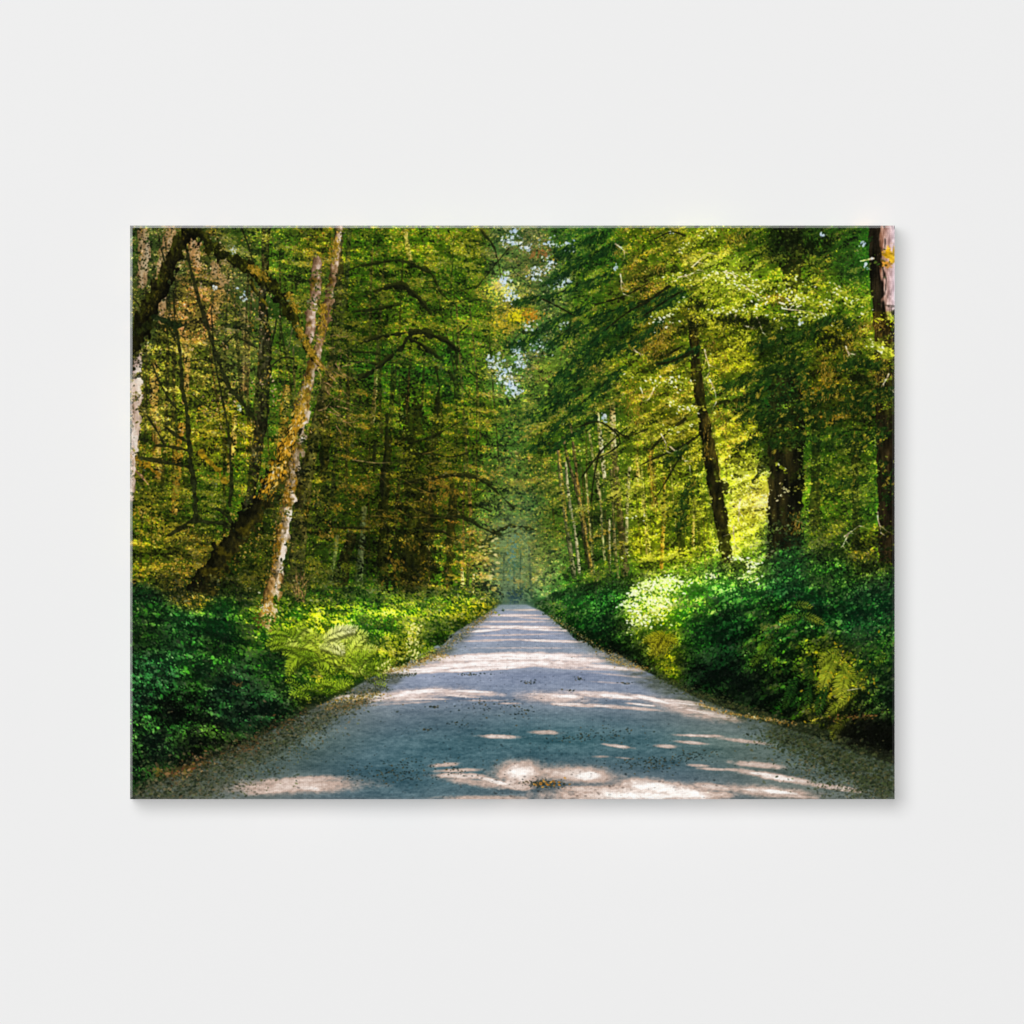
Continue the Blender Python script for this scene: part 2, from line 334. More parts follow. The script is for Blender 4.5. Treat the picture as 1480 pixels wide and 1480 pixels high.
def fronds(path, n, size, spread, cols, hang=1.2, jit=.5, kind='spray', seed=3, alpha=.95):
    """hanging needle sprays or fern leaves strung along a path"""
    r = np.random.default_rng(seed); p = spline(path, 2.)
    for k in range(n):
        i = r.integers(0, len(p)); d = np.abs(r.normal(0, 1)) * spread
        x = p[i, 0] + r.normal(0, spread * .5); y = p[i, 1] + d * .8 - spread * .2
        t = min(1, max(0, r.random() - .35 * d / (spread * 2)))
        c = A(*cols[0]) + (A(*cols[1]) - A(*cols[0])) * t
        if len(cols) > 2 and r.random() < .12: c = A(*cols[2])
        put(stamp(kind, size[0] + (size[1] - size[0]) * r.random(), hang + r.normal(0, jit)), x, y, c * (1 + r.normal(0, .12)), alpha)

def blot(cx, cy, rx, ry, a=0., soft=.5, nz=.0, seed=4, sc=8):
    c, s = math.cos(a), math.sin(a); dx, dy = PX - cx, PY - cy
    d = np.sqrt(((dx * c + dy * s) / rx) ** 2 + ((-dx * s + dy * c) / ry) ** 2)
    if nz: d = d + nz * fbm(seed, sc, sc, 3)
    return 1 - smooth(1 - soft, 1 + soft, d)

def match(weight, sg=15, lo=.6, hi=2.2):
    """pull the local mean of the painted leaves to the mid colour of the place"""
    b = blur(img, sg); g = np.clip(F[..., 3:6] / np.maximum(b, 4), lo, hi)
    y = np.clip(F[..., 3:6].mean(-1, keepdims=True) / np.maximum(b.mean(-1, keepdims=True), 4), lo, hi)
    g = .85 * g + .15 * y
    img[:] = np.clip(img * (1 + (g - 1) * weight[..., None]), 0, 255)

def sparkle(weight, amt=.2):
    """fine leaf-edge contrast"""
    n = .6 * fbm(371, 3.2, 2.4, 2) + .7 * fbm(372, 6, 3.5, 2)
    img[:] = np.clip(img * np.exp(amt * n * weight)[..., None], 0, 255)

def fern(x, y, a, L, bend, col, tipc=None, alpha=.85, r=rng):
    frond1(x + 1.5, y + 3.5, a, L, bend, col * .38, None, .7, r)      # painted shadow: a darker offset copy sets the frond apart
    frond1(x, y, a, L, bend, col, tipc, alpha, r)

def frond1(x, y, a, L, bend, col, tipc, alpha, r):
    """one arching fern frond: a curved spine with two rows of narrow leaflets"""
    n = max(6, int(L / 2.9)); st = L / n
    for k in range(n):
        t = k / n; a += bend / n
        x += math.cos(a) * st; y += math.sin(a) * st
        l = L * .21 * math.sin(math.pi * min(1, t * .82 + .14)) + 1.5
        c = col if tipc is None else col + (tipc - col) * t
        for sg in (1, -1):
            q = a + sg * (1.05 - .25 * t) + r.normal(0, .08)
            put(stamp('pinna', l, q), x + math.cos(q) * l * .5, y + math.sin(q) * l * .5, np.clip(c * r.uniform(.72, 1.08), 0, 255), alpha)

UP = 1 - smooth(850, 880, PY)                        # the forest above the verge
ROAD = poly([(738, 874), (762, 874), (790, 886), (830, 908), (880, 938), (930, 968), (1000, 1005), (1080, 1035), (1170, 1062), (1293, 1105), (1293, 1160), (188, 1160), (188, 1150), (300, 1098), (380, 1062), (440, 1030), (490, 1005), (560, 966), (610, 942), (660, 912), (700, 888), (722, 874)])

def forest():
    ay, ax = np.mgrid[0:H, 0:W]
    img[:] = ramp(ay, ax, .26 + .05 * N24 + .05 * N9)
    # far foliage, specks of light between
    scatter(46000, UP, ['leaf'], (1.6, 4), mean=.42, jit=.13)
    match(UP, 15)
    # ---- pale trunks far back, left
    for k, (pts, d, m, l) in enumerate([
        ([(199, 500, 5), (197, 560, 7), (196, 620, 6), (192, 690, 4)], (120, 85, 65), (205, 165, 150), (245, 228, 222)),
        ([(186, 560, 4), (190, 640, 4), (189, 720, 3)], (170, 150, 140), (235, 220, 215), (252, 245, 242)),
        ([(223, 525, 5), (222, 575, 6), (226, 640, 6), (230, 690, 6)], (70, 45, 28), (165, 115, 85), (232, 190, 170)),
        ([(262, 470, 5), (270, 520, 5), (266, 580, 4)], (90, 60, 35), (200, 150, 110), (240, 205, 185)),
        ([(262, 615, 5), (256, 650, 7), (254, 700, 6), (252, 740, 5)], (80, 45, 15), (190, 120, 50), (235, 180, 120)),
        ([(339, 600, 4), (336, 640, 4), (330, 680, 3)], (90, 70, 50), (170, 140, 110), (225, 205, 190)),
        ([(415, 560, 5), (409, 602, 6), (404, 650, 5)], (90, 60, 20), (190, 130, 60), (235, 190, 150)),
        ([(245, 335, 8), (232, 400, 8), (238, 470, 7)], (110, 70, 45), (205, 150, 110), (240, 200, 170)),
        ([(205, 335, 7), (207, 370, 8), (204, 410, 6)], (110, 70, 45), (205, 155, 125), (240, 205, 185)),
        ([(278, 352, 8), (284, 385, 8)], (120, 75, 45), (210, 150, 110), (242, 205, 175)),
        ([(310, 385, 8), (316, 420, 8), (300, 470, 7)], (100, 75, 50), (190, 140, 95), (225, 185, 150)),
        ([(585, 335, 4), (590, 360, 4), (594, 378, 3)], (90, 80, 50), (190, 170, 130), (235, 225, 205)),
        ([(544, 530, 2.5), (541, 570, 3), (538, 610, 2.5)], (80, 60, 45), (190, 165, 150), (238, 222, 215)),
        ([(350, 450, 6), (356, 500, 6), (352, 560, 5)], (70, 60, 40), (150, 115, 90), (205, 165, 150)),
        ]):
        trunk(pts, d, m, l, lit=.62, contrast=.5, seed=40 + k, bark=(4, 12), rough=.2, alpha=.68)
    # thin dim stems standing in the depth
    r = np.random.default_rng(77)
    for k in range(46):
        x = r.uniform(195, 700); y0 = r.uniform(340, 640); L = r.uniform(120, 330); sl = r.normal(0, .06)
        y1 = min(y0 + L, 850); w = r.uniform(.8, 2.4)
        c = np.array([[28, 30, 14], [40, 36, 20], [70, 64, 46], [22, 28, 14]][r.integers(0, 4)]) * r.uniform(.8, 1.2)
        branch([(x, y0, w * .7), (x + sl * L * .5 + r.normal(0, 3), (y0 + y1) / 2, w), (x + sl * L, y1, w * 1.2)], tuple(c), rough=.25, seed=200 + k, alpha=.75)
    # ---- birches right of the road
    for k, (pts, d, m, l, lit) in enumerate([
        ([(805, 640, 2), (811, 714, 2.3), (818, 760, 2.6), (830, 834, 3)], (40, 44, 34), (105, 100, 82), (190, 180, 160), .45),
        ([(817, 668, 1.8), (822, 721, 2.2), (831, 770, 2), (837, 828, 2)], (70, 72, 60), (165, 155, 138), (235, 225, 212), .6),
        ([(824, 612, 2), (831, 667, 2.6), (836, 712, 2.6)], (36, 36, 24), (100, 82, 54), (200, 170, 130), .5),
        ([(813, 632, 2), (824, 677, 2.8), (837, 723, 3.6), (844, 770, 4), (850, 807, 3.8), (860, 836, 4)], (24, 26, 18), (78, 66, 48), (205, 172, 140), .46),
        ([(864, 596, 2.4), (868, 639, 3), (873, 690, 2.4)], (110, 100, 80), (220, 205, 188), (252, 246, 238), .7),
        ([(884, 585, 4), (887, 658, 4.5)], (90, 70, 45), (200, 175, 140), (245, 232, 215), .6),
        ([(887, 655, 4.4), (891, 714, 4.6), (898, 770, 4.8), (904, 832, 4.5)], (32, 28, 16), (82, 70, 48), (170, 145, 115), .42),
        ([(883, 680, 1.8), (888, 788, 2.4), (893, 834, 2.6)], (40, 42, 26), (120, 108, 70), (205, 188, 150), .5),
        ([(909, 676, 2.6), (906, 730, 2.4), (905, 800, 2.2)], (70, 70, 58), (150, 142, 122), (215, 205, 188), .55),
        ([(920, 660, 3), (922, 700, 2.6)], (100, 76, 50), (200, 170, 140), (242, 226, 210), .6),
        ([(941, 650, 3.4), (942, 690, 3.4), (946, 730, 3)], (110, 72, 26), (205, 160, 90), (245, 220, 175), .6),
        ([(880, 750, 1.6), (881, 830, 1.8)], (90, 84, 60), (180, 165, 140), (235, 225, 205), .6),
        ([(1003, 720, 2), (1001, 790, 2)], (90, 84, 40), (180, 160, 100), (235, 220, 180), .5),
        ([(960, 690, 2.5), (958, 770, 3), (955, 820, 3)], (70, 56, 16), (150, 118, 40), (220, 190, 110), .5),
        ([(667, 820, 2.2), (668, 838, 2.6), (666, 858, 2.8)], (110, 100, 80), (215, 200, 180), (250, 244, 236), .7),
        ([(645, 822, 2), (646, 850, 2.2)], (90, 60, 36), (180, 140, 100), (232, 205, 175), .6),
        ([(684, 830, 1.6), (683, 858, 1.8)], (90, 84, 60), (190, 178, 150), (240, 232, 212), .6),
        ([(676, 815, 2), (675, 856, 2.4)], (24, 36, 20), (46, 62, 34), (90, 96, 60), .4),
        ]):
        trunk(pts, d, m, l, lit=lit, contrast=.7, seed=80 + k, bark=(3, 5), rough=.2, alpha=.92)
    r = np.random.default_rng(78)
    for k in range(34):                                   # faint stems between the birches
        x = r.uniform(770, 1060); y0 = r.uniform(600, 740); L = r.uniform(60, 160); w = r.uniform(.6, 1.8)
        c = np.array([[60, 56, 20], [205, 190, 150], [190, 150, 70], [44, 48, 18]][r.integers(0, 4)]) * r.uniform(.8, 1.1)
        s = r.normal(.06, .05)
        branch([(x, y0, w), (x + s * L, min(y0 + L, 835), w * 1.1)], tuple(c), rough=.25, seed=300 + k, alpha=.7)
    # blue air and far hillside at the road's end
    hz = blot(738, 815, 26, 62, 0, .6, .16)
    img[:] += (A(104, 132, 98) - img) * (hz * .4)[..., None]
    # middle foliage
    d2 = UP * np.clip(.55 + .5 * N24, 0, 1)
    scatter(46000, d2, ['leaf'], (1.8, 4.8), mean=.44, jit=.13, ang=(.15, .7))

def sky():
    r = np.random.default_rng(9)
    for (cx, cy, rx, ry, n) in [(736, 346, 12, 10, 50), (760, 352, 16, 10, 40), (728, 405, 9, 12, 70), (738, 425, 9, 14, 80), (775, 395, 16, 10, 60), (795, 378, 14, 10, 50), (820, 358, 12, 10, 40), (812, 405, 14, 10, 60), (800, 412, 8, 8, 30), (790, 350, 20, 10, 30), (744, 333, 8, 5, 20),
                                (716, 524, 9, 10, 60), (730, 545, 14, 14, 110), (742, 560, 14, 12, 90), (752, 520, 10, 16, 50), (815, 468, 8, 5, 24), (780, 500, 22, 12, 36), (708, 518, 5, 5, 16), (745, 505, 8, 8, 24), (765, 470, 14, 10, 20),
                                (337, 361, 5, 4, 14), (311, 417, 4, 4, 10), (343, 415, 3, 3, 7), (352, 428, 5, 7, 16), (345, 590, 3, 5, 8), (1187, 340, 4, 3, 12), (1246, 352, 5, 6, 14), (1250, 382, 3, 5, 8), (970, 336, 4, 4, 8), (1155, 465, 3, 6, 10), (874, 604, 4, 10, 16), (888, 386, 4, 4, 8)]:
        for k in range(int(n * .75)):
            x, y = cx + r.normal(0, rx * .5), cy + r.normal(0, ry * .5)
            c = A(176, 198, 236) + r.random() * A(70, 54, 20)
            put(stamp(['round', 'leaf', 'clump'][r.integers(0, 3)], r.uniform(2, 6.5), r.random() * 6.3), x, y, c, r.uniform(.6, .98))

def over_gap():
    d = (blot(745, 370, 60, 60, 0, .6) + blot(745, 530, 50, 60, 0, .6)) * smooth(-.2, 1.2, N24)
    scatter(900, np.clip(d, 0, 1), ['leaf', 'clump'], (2, 5.5), mean=.4, jit=.16, ang=(.3, .8))
    r = np.random.default_rng(66)
    for k in range(14):
        twig(r.uniform(690, 800), r.uniform(330, 560), r.choice([.2, 2.9]) + r.normal(0, .4), r.uniform(25, 55), .9, (34, 48, 26), r, 1, .2, .02, .7)

def big_trunks():
    # big dark trunk, right, and the far-right trunk with its sunlit top
    trunk([(1146, 318, 17), (1146, 380, 14), (1142, 440, 6)], (8, 9, 5), (24, 24, 11), (50, 46, 20), lit=.36, seed=21, bark=(4, 22), rough=.3, alpha=.85)
    trunk([(1136, 560, 24), (1136, 640, 26), (1134, 760, 25), (1130, 830, 27)], (8, 9, 5), (28, 26, 12), (62, 54, 22), lit=.40, side=-1, contrast=.5, seed=21, bark=(4, 22), moss=(40, 46, 12), mossamt=-.1, rough=.06)
    trunk([(1180, 600, 6), (1178, 700, 7), (1176, 760, 8)], (14, 16, 8), (34, 36, 16), (60, 60, 28), lit=.3, seed=27, alpha=.7)
    trunk([(1235, 640, 5), (1236, 740, 5), (1237, 790, 6)], (14, 16, 8), (34, 36, 16), (70, 66, 28), lit=.3, seed=28, alpha=.6)
    trunk([(1274, 318, 18), (1276, 400, 19), (1282, 470, 20), (1286, 560, 21), (1288, 700, 21), (1291, 845, 20)], (8, 7, 5), (26, 21, 13), (52, 42, 26), lit=.42, side=-1, contrast=.4, seed=22, bark=(3, 24), rough=.05)
    m = smooth(1270, 1275, PX + 3 * fbm(71, 5, 14, 2) - (PY - 326) * .05) * (1 - smooth(440, 462, PY + 6 * N9)) * (1 - smooth(1293, 1296, PX - (PY - 326) * .02))
    b = fbm(72, 2.6, 22, 3); b2 = fbm(73, 3.5, 7, 2)
    u = np.clip((PX - 1272) / 20, 0, 1)[..., None]
    c = A(176, 128, 104) + (A(224, 200, 208) - A(176, 128, 104)) * u + 20 * b[..., None] + 13 * b2[..., None]
    c = c * (1 - .6 * smooth(.9, 1.9, b)[..., None])
    img[:] += (np.clip(c, 0, 255) - img) * m[..., None]
    for (x, y, rx, ry, c) in [(1284, 366, 8, 8, (222, 170, 24)), (1281, 380, 7, 6, (200, 140, 50)), (1290, 372, 5, 8, (225, 180, 40))]:
        k = blot(x, y, rx, ry, 0, .4, .3, 61, 5); img[:] += (A(*c) * (1 + .15 * N9[..., None]) - img) * k[..., None]
    branch([(1262, 373, 1.5), (1252, 375, 1.3), (1243, 377, .8)], (225, 190, 150), rough=0)
    put(stamp('round', 5, 0), 1260, 373, A(250, 238, 225))
    # leaning dark trunk beside the road, right
    trunk([(1000, 470, 6), (1004, 510, 7), (1009, 560, 8), (1020, 625, 8.5), (1029, 680, 9.5), (1040, 740, 9.5), (1047, 790, 8.5), (1053, 832, 9)], (10, 11, 5), (36, 33, 12), (92, 78, 26), lit=.36, side=1, contrast=.55, seed=23, bark=(4, 14), moss=(62, 66, 14), mossamt=-.15)
    branch([(1044, 698, 5), (1049, 702, 4), (1049, 710, 3)], (20, 20, 8))
    trunk([(1017, 650, 3.5), (1004, 690, 4), (990, 720, 5), (984, 770, 6), (982, 800, 6)], (12, 20, 6), (40, 48, 14), (90, 86, 26), lit=.35, seed=24, alpha=.75, rough=.4)
    for p in [[(1107, 600, 4.5), (1089, 630, 4), (1079, 650, 3.6), (1074, 673, 3)], [(1106, 634, 4), (1080, 644, 3.5), (1058, 652, 2)], [(1066, 655, 2.5), (1042, 668, 2)], [(1106, 668, 5), (1096, 684, 4.5), (1089, 699, 2.5)], [(1120, 560, 3.5), (1075, 577, 3.5), (1050, 580, 3), (1025, 587, 2.5)]]:
        branch(p, (18, 24, 8), top=(50, 62, 14), rough=.5, seed=31)
    # dark trunk with grey bark, left
    trunk([(384, 322, 6), (382, 400, 5.5), (379, 442, 6), (383, 510, 9), (378, 602, 9), (370, 650, 8), (365, 690, 7.5), (360, 730, 8)], (14, 15, 8), (44, 44, 28), (112, 108, 84), lit=.36, side=-1, contrast=.4, seed=25, bark=(3, 6), rough=.1, moss=(36, 42, 12), mossamt=-.35)
    trunk([(489, 325, 6), (488, 440, 7), (482, 510, 7), (470, 560, 8), (457, 620, 9), (444, 680, 10), (433, 760, 11), (424, 860, 11)], (20, 21, 14), (62, 60, 44), (118, 116, 98), lit=.38, side=1, contrast=.4, seed=26, bark=(4, 9), moss=(44, 42, 12), mossamt=-.2, alpha=.9)
    # dim trunks, centre left
    trunk([(560, 640, 6), (556, 720, 7), (552, 850, 9)], (8, 10, 4), (24, 26, 10), (56, 50, 20), lit=.32, seed=37, rough=.3, alpha=.8)
    trunk([(655, 700, 5), (650, 780, 6), (648, 850, 7)], (10, 12, 5), (30, 30, 12), (66, 56, 22), lit=.34, seed=38, rough=.3, alpha=.7)
    trunk([(594, 590, 12), (596, 680, 16), (598, 760, 22), (596, 850, 26)], (7, 9, 4), (22, 24, 8), (46, 44, 14), lit=.34, seed=29, bark=(4, 18), rough=.5, alpha=.8)
    trunk([(632, 590, 7), (620, 680, 8), (612, 760, 10), (608, 850, 12)], (8, 10, 4), (24, 24, 8), (60, 50, 16), lit=.3, seed=30, rough=.4, alpha=.6)
    trunk([(526, 735, 4), (522, 790, 4.5), (517, 842, 6)], (46, 54, 46), (86, 98, 86), (128, 138, 126), lit=.5, seed=32, alpha=.85)
    trunk([(507, 775, 7), (500, 800, 8), (490, 838, 11)], (12, 13, 7), (36, 34, 18), (70, 62, 36), lit=.38, seed=33)
    trunk([(487, 775, 2.6), (482, 810, 3), (476, 840, 3.4)], (36, 44, 34), (78, 88, 70), (120, 126, 104), lit=.5, seed=34)
    trunk([(469, 600, 7), (470, 640, 8), (466, 690, 5)], (12, 12, 6), (32, 30, 14), (70, 58, 26), lit=.35, seed=35, alpha=.8)
    trunk([(505, 330, 3), (500, 400, 4), (492, 470, 5)], (16, 20, 12), (46, 52, 38), (90, 98, 80), lit=.4, seed=36, alpha=.7)

def left_trees():
    # leafless saplings
    for p in [[(268, 355, 1.6), (279, 404, 2), (292, 449, 2.4), (311, 509, 2.8), (326, 548, 3), (343, 574, 3), (368, 606, 3.4)],
              [(250, 420, 1.5), (253, 470, 1.8), (259, 505, 2.2), (263, 559, 2.8), (270, 602, 3), (272, 639, 3.2), (279, 695, 3.4), (283, 752, 3.6)],
              [(305, 442, .9), (309, 512, 1.2), (319, 568, 1.4), (328, 612, 1.8), (332, 650, 1.8), (334, 700, 2.4), (332, 730, 2.6)],
              [(348, 326, 1.2), (356, 348, 1.4), (361, 363, 1.5), (368, 392, 1.3)], [(229, 340, 1.2), (232, 356, 1.2), (237, 376, 1)],
              [(203, 661, 1.8), (235, 667, 2.8), (276, 675, 2)], [(225, 643, 1.2), (250, 646, 2.2), (274, 651, 2)], [(240, 618, 1.6), (256, 630, 2), (272, 639, 2.4)],
              [(244, 773, 2.4), (262, 762, 2.6), (278, 751, 3), (300, 754, 3), (322, 757, 3.4), (340, 768, 4)], [(340, 762, 3), (326, 744, 2.4), (306, 730, 1.8)],
              [(262, 524, .9), (292, 519, 1), (315, 528, 1.2)], [(312, 508, .9), (332, 490, 1), (350, 468, .8)], [(345, 488, 1), (358, 495, 1.3), (371, 503, 1.6)],
              [(391, 500, 1.4), (396, 480, 1.2), (399, 462, .9)], [(390, 530, 1.2), (408, 516, 1.4), (424, 518, 1)], [(221, 530, .9), (230, 552, 1.2), (246, 580, 1.3), (262, 598, 1.4)], [(278, 570, .8), (300, 588, 1), (324, 600, 1)],
              [(212, 600, 1), (225, 620, 1.4), (236, 640, 1.6)], [(236, 470, 1), (248, 480, 1.2), (253, 492, 1.4)], [(306, 440, .8), (313, 456, 1)], [(190, 430, 1.2), (200, 440, 1.5), (206, 462, 1.2)]]:
        branch(p, (26, 30, 14), top=None, rough=.3, seed=45, alpha=.92)
    branch([(189, 660, 4), (203, 668, 4), (216, 676, 3), (228, 684, 2)], (150, 108, 20), rough=.6, seed=46, alpha=.8)
    branch([(190, 675, 1.5), (204, 688, 1.6), (214, 700, 1)], (205, 150, 110), rough=.2)
    branch([(292, 655, 3), (310, 675, 3), (326, 698, 2)], (150, 112, 22), rough=.8, seed=47, alpha=.7)
    # birch with white bark, leaning to the right as it rises; a second stem joins it
    WB = ((62, 50, 30), (140, 120, 90), (238, 222, 208))
    trunk([(458, 372, 3), (457, 384, 6), (454, 420, 8), (450, 456, 7), (446, 492, 5)], (80, 58, 40), (150, 118, 96), (232, 212, 200), lit=.5, side=1, contrast=.7, seed=50, bark=(4, 6), moss=(120, 92, 26), mossamt=-.3, patch=.15, rough=.2)
    trunk([(490, 322, 5), (487, 350, 5), (483, 385, 6), (476, 425, 7), (470, 458, 8), (462, 494, 7), (452, 530, 7)], (60, 44, 28), (140, 108, 76), (238, 214, 196), lit=.5, side=1, contrast=.7, seed=51, bark=(4, 6), moss=(120, 92, 26), mossamt=.1, patch=.18, rough=.2)
    trunk([(456, 515, 6), (448, 540, 6.5), (440, 572, 9), (434, 605, 11), (428, 640, 10.5), (422, 680, 9), (418, 715, 9), (412, 750, 8.5), (406, 785, 9), (399, 826, 8.5), (393, 855, 10), (384, 896, 12)], *WB, lit=.6, side=1, contrast=.9, seed=52, bark=(4, 7), moss=(128, 96, 26), mossamt=.0, patch=.13, rough=.2)
    # leaning mossy stem of the same clump: golden above, dark below
    trunk([(424, 622, 9), (412, 655, 11), (402, 682, 13), (388, 710, 14), (372, 732, 14), (356, 752, 14), (333, 787, 15), (309, 822, 16), (286, 862, 18)], (10, 11, 5), (34, 33, 12), (92, 82, 24), lit=.36, side=1, contrast=.8, seed=53, bark=(5, 9), moss=(72, 66, 14), mossamt=-.05, rough=.25)
    r = np.random.default_rng(12)
    p = spline([(438, 590, 9), (424, 630, 11), (410, 662, 11), (396, 695, 12), (382, 716, 10)], 1.)
    for k in range(520):                                   # lit golden moss hanging on the fork
        q = p[r.integers(0, len(p))]; x, y = q[0] - 3 + r.normal(0, q[2] * .5), q[1] + r.normal(0, 6)
        c = [(222, 166, 44), (184, 132, 26), (120, 92, 20), (240, 200, 96), (64, 58, 18), (250, 234, 200)][r.choice(6, p=[.32, .28, .17, .12, .08, .03])]
        put(stamp('needle' if r.random() < .5 else 'leaf', r.uniform(3, 9), 1.9 + r.normal(0, .3)), x, y, A(*c) * r.uniform(.85, 1.1), .8)
    for k in range(500):
        t = r.random(); y = 640 + t * 260; x = np.interp(y, [600, 650, 723, 785, 826, 862, 900], [429, 424, 414, 402, 396, 389, 382]) + r.normal(-3, 5)
        c = [(196, 138, 28), (150, 104, 18), (90, 74, 22), (52, 50, 18), (228, 180, 110)][r.integers(0, 5)]
        put(stamp('leaf', r.uniform(2, 5), 1.6 + r.normal(0, .4)), x, y, A(*c), .6)
    for k in range(160):                                   # sunlit foot of the birch
        x, y = 384 + r.normal(0, 7), 882 + r.normal(0, 8)
        put(stamp('leaf', r.uniform(2, 6), r.random() * 6), x, y, A(*[(240, 200, 120), (225, 150, 40), (252, 240, 225), (180, 110, 20)][r.integers(0, 4)]), .75)
    # mossy limbs arching in at the upper left
    limb = [(272, 318, 9), (268, 334, 10), (252, 369, 11), (240, 395, 12), (228, 420, 12), (208, 460, 13), (195, 494, 14), (184, 525, 15)]
    trunk(limb, (8, 8, 4), (28, 26, 9), (78, 88, 18), lit=.34, side=-1, contrast=.95, seed=54, bark=(4, 6), moss=(46, 48, 10), mossamt=-.1, rough=.22)
    arc = [(272, 330, 9), (288, 340, 9), (303, 352, 9), (322, 369, 9), (343, 376, 9), (361, 390, 9.5), (380, 407, 9), (399, 422, 9), (415, 443, 8.5), (425, 464, 7), (436, 488, 5.5), (449, 511, 4.5), (463, 528, 3)]
    trunk(arc, (8, 9, 4), (28, 30, 9), (98, 100, 18), lit=.32, side=1, contrast=.95, seed=55, bark=(4, 5), moss=(48, 50, 10), mossamt=-.1, rough=.32)
    trunk([(361, 404, 3), (366, 416, 3), (376, 430, 2.5), (386, 442, 2)], (20, 22, 8), (66, 66, 16), (150, 124, 24), lit=.5, seed=56, rough=.3)
    fronds(arc[2:9], 260, (4, 9), 5, [(10, 12, 5), (44, 48, 10), (80, 86, 16)], 1.5, .4, 'spray', 13, .85)
    fronds(limb[1:6], 200, (4, 8), 5, [(12, 12, 6), (46, 46, 12), (90, 80, 20)], 1.5, .5, 'spray', 14, .7)
    for (x0, y0, x1, y1, n, s) in [(361, 386, 384, 402, 150, 5), (415, 425, 430, 452, 130, 4), (428, 470, 450, 512, 220, 4), (450, 510, 466, 532, 110, 4), (462, 440, 470, 452, 40, 4), (488, 345, 478, 380, 130, 7), (468, 440, 462, 490, 150, 6), (446, 545, 428, 600, 160, 7)]:
        for k in range(n):
            t = r.random(); x, y = x0 + (x1 - x0) * t + r.normal(0, s * .6), y0 + (y1 - y0) * t + r.normal(0, s * .6)
            put(stamp('leaf', r.uniform(2, 6), 1.2 + r.normal(0, .5)), x, y, A(*[(176, 138, 34), (130, 104, 22), (84, 78, 18), (204, 164, 64)][r.integers(0, 4)]) * r.uniform(.8, 1.1), .75)
    # hanging moss drapes on the fork and pale bare twigs
    for k in range(26):
        twig(r.uniform(455, 495), r.uniform(480, 620), r.normal(.5, .5), r.uniform(20, 55), .8, (170, 130, 90), r, 1, .3, .05, .7)
    fronds([(195, 480, 1), (215, 466, 1), (238, 470, 1), (256, 462, 1)], 120, (4, 9), 6, [(14, 18, 8), (46, 54, 14)], 1.4, .5, 'spray', 15)
    branch([(220, 456, 3), (240, 464, 4), (258, 470, 5), (266, 468, 3)], (22, 34, 14), rough=.5)

def arches():
    D = (17, 20, 9)
    for p in [[(524, 545, 4.5), (530, 540, 4), (548, 529, 3.8), (568, 512, 4), (583, 496, 3.5), (592, 484, 3)],
              [(526, 492, 2.4), (553, 485, 3), (580, 481, 4), (604, 479, 4), (626, 485, 3.4), (647, 494, 2.8), (662, 506, 2), (677, 526, 1.2)],
              [(588, 488, 3), (606, 496, 2.8), (622, 507, 2.6), (640, 521, 1.8)], [(600, 492, 1.6), (609, 505, 1.4)],
              [(539, 421, 2.4), (561, 414, 3.6), (583, 413, 3.8), (600, 427, 2.8), (612, 440, 2.4), (622, 452, 1.8)],
              [(500, 390, 1.8), (530, 382, 2), (576, 376, 2.4), (606, 386, 2.8), (624, 397, 2), (634, 418, 1.4), (648, 434, 1)],
              [(512, 450, 1.6), (545, 446, 2), (575, 440, 2)], [(695, 333, 1.6), (712, 354, 1.5), (719, 376, 1.2), (724, 402, .9)], [(735, 358, .8), (712, 386, 1), (688, 416, .8)],
              [(508, 508, 1.2), (535, 509, 1.6), (556, 514, 1.2)], [(508, 522, 1.2), (530, 523, 1.6), (550, 528, 1)],
              [(575, 700, 2.2), (600, 694, 3), (632, 689, 3), (655, 686, 2.8), (675, 686, 2.6), (699, 695, 2.4), (719, 712, 2), (742, 734, 1.4)],
              [(600, 735, 1.6), (637, 747, 2), (662, 746, 2.6), (684, 755, 2.4), (706, 767, 2.6), (726, 773, 2)], [(708, 768, 2.2), (726, 763, 2.2), (742, 759, 2), (760, 762, 2.2), (774, 766, 1.4)],
              [(613, 766, 1.8), (640, 768, 2.2), (653, 778, 1.4)], [(690, 730, 1.2), (708, 738, 1.2)], [(595, 655, 1.4), (625, 655, 1.6), (650, 660, 1.6), (676, 654, 1)], [(590, 640, 1.4), (620, 632, 1.8), (650, 617, 1.2), (664, 608, .8)],
              [(465, 760, 2), (500, 762, 2.2), (530, 763, 1.6)], [(545, 742, 1.6), (562, 765, 2)], [(515, 780, 1.4), (535, 794, 1.4)], [(648, 535, 1.6), (656, 550, 1.8), (657, 572, 1.4)], [(630, 530, 1.8), (634, 560, 2.2), (632, 600, 2.8)],
              [(560, 600, 2.6), (556, 660, 3), (552, 720, 3.4)], [(542, 640, 1.6), (540, 680, 2)], [(676, 470, 1.4), (660, 482, 1)]]:
        branch(p, D, top=(40, 46, 14), rough=.45, seed=61, alpha=.8)
    r = np.random.default_rng(15)
    for k in range(70):                                  # drooping twigs below the arches
        x, y = r.uniform(480, 720), r.uniform(400, 820)
        twig(x, y, r.choice([0, math.pi]) + r.normal(0, .35), r.uniform(25, 70), r.uniform(.7, 1.3), (22, 28, 10), r, 1, .2, .03, .6)
    for k in range(30):
        twig(r.uniform(480, 640), r.uniform(560, 800), r.normal(.1, .4), r.uniform(15, 45), .8, (150, 118, 50), r, 1, .25, .03, .5)
    twig(510, 664, .05, 60, 1.1, (150, 125, 80), r, 0, .08, -.02, .9)
    for (x, y, n) in [(587, 785, 40), (575, 815, 50), (566, 840, 40), (515, 712, 50), (500, 708, 30), (640, 700, 70), (648, 712, 60), (470, 770, 40), (680, 785, 40), (630, 725, 24)]:
        for k in range(int(n * .45)):
            put(stamp('spray', r.uniform(4, 9), 1.3 + r.normal(0, .5)), x + r.normal(0, 12), y + r.normal(0, 5), A(*[(150, 112, 34), (120, 92, 26), (92, 78, 22)][r.integers(0, 3)]), .7)

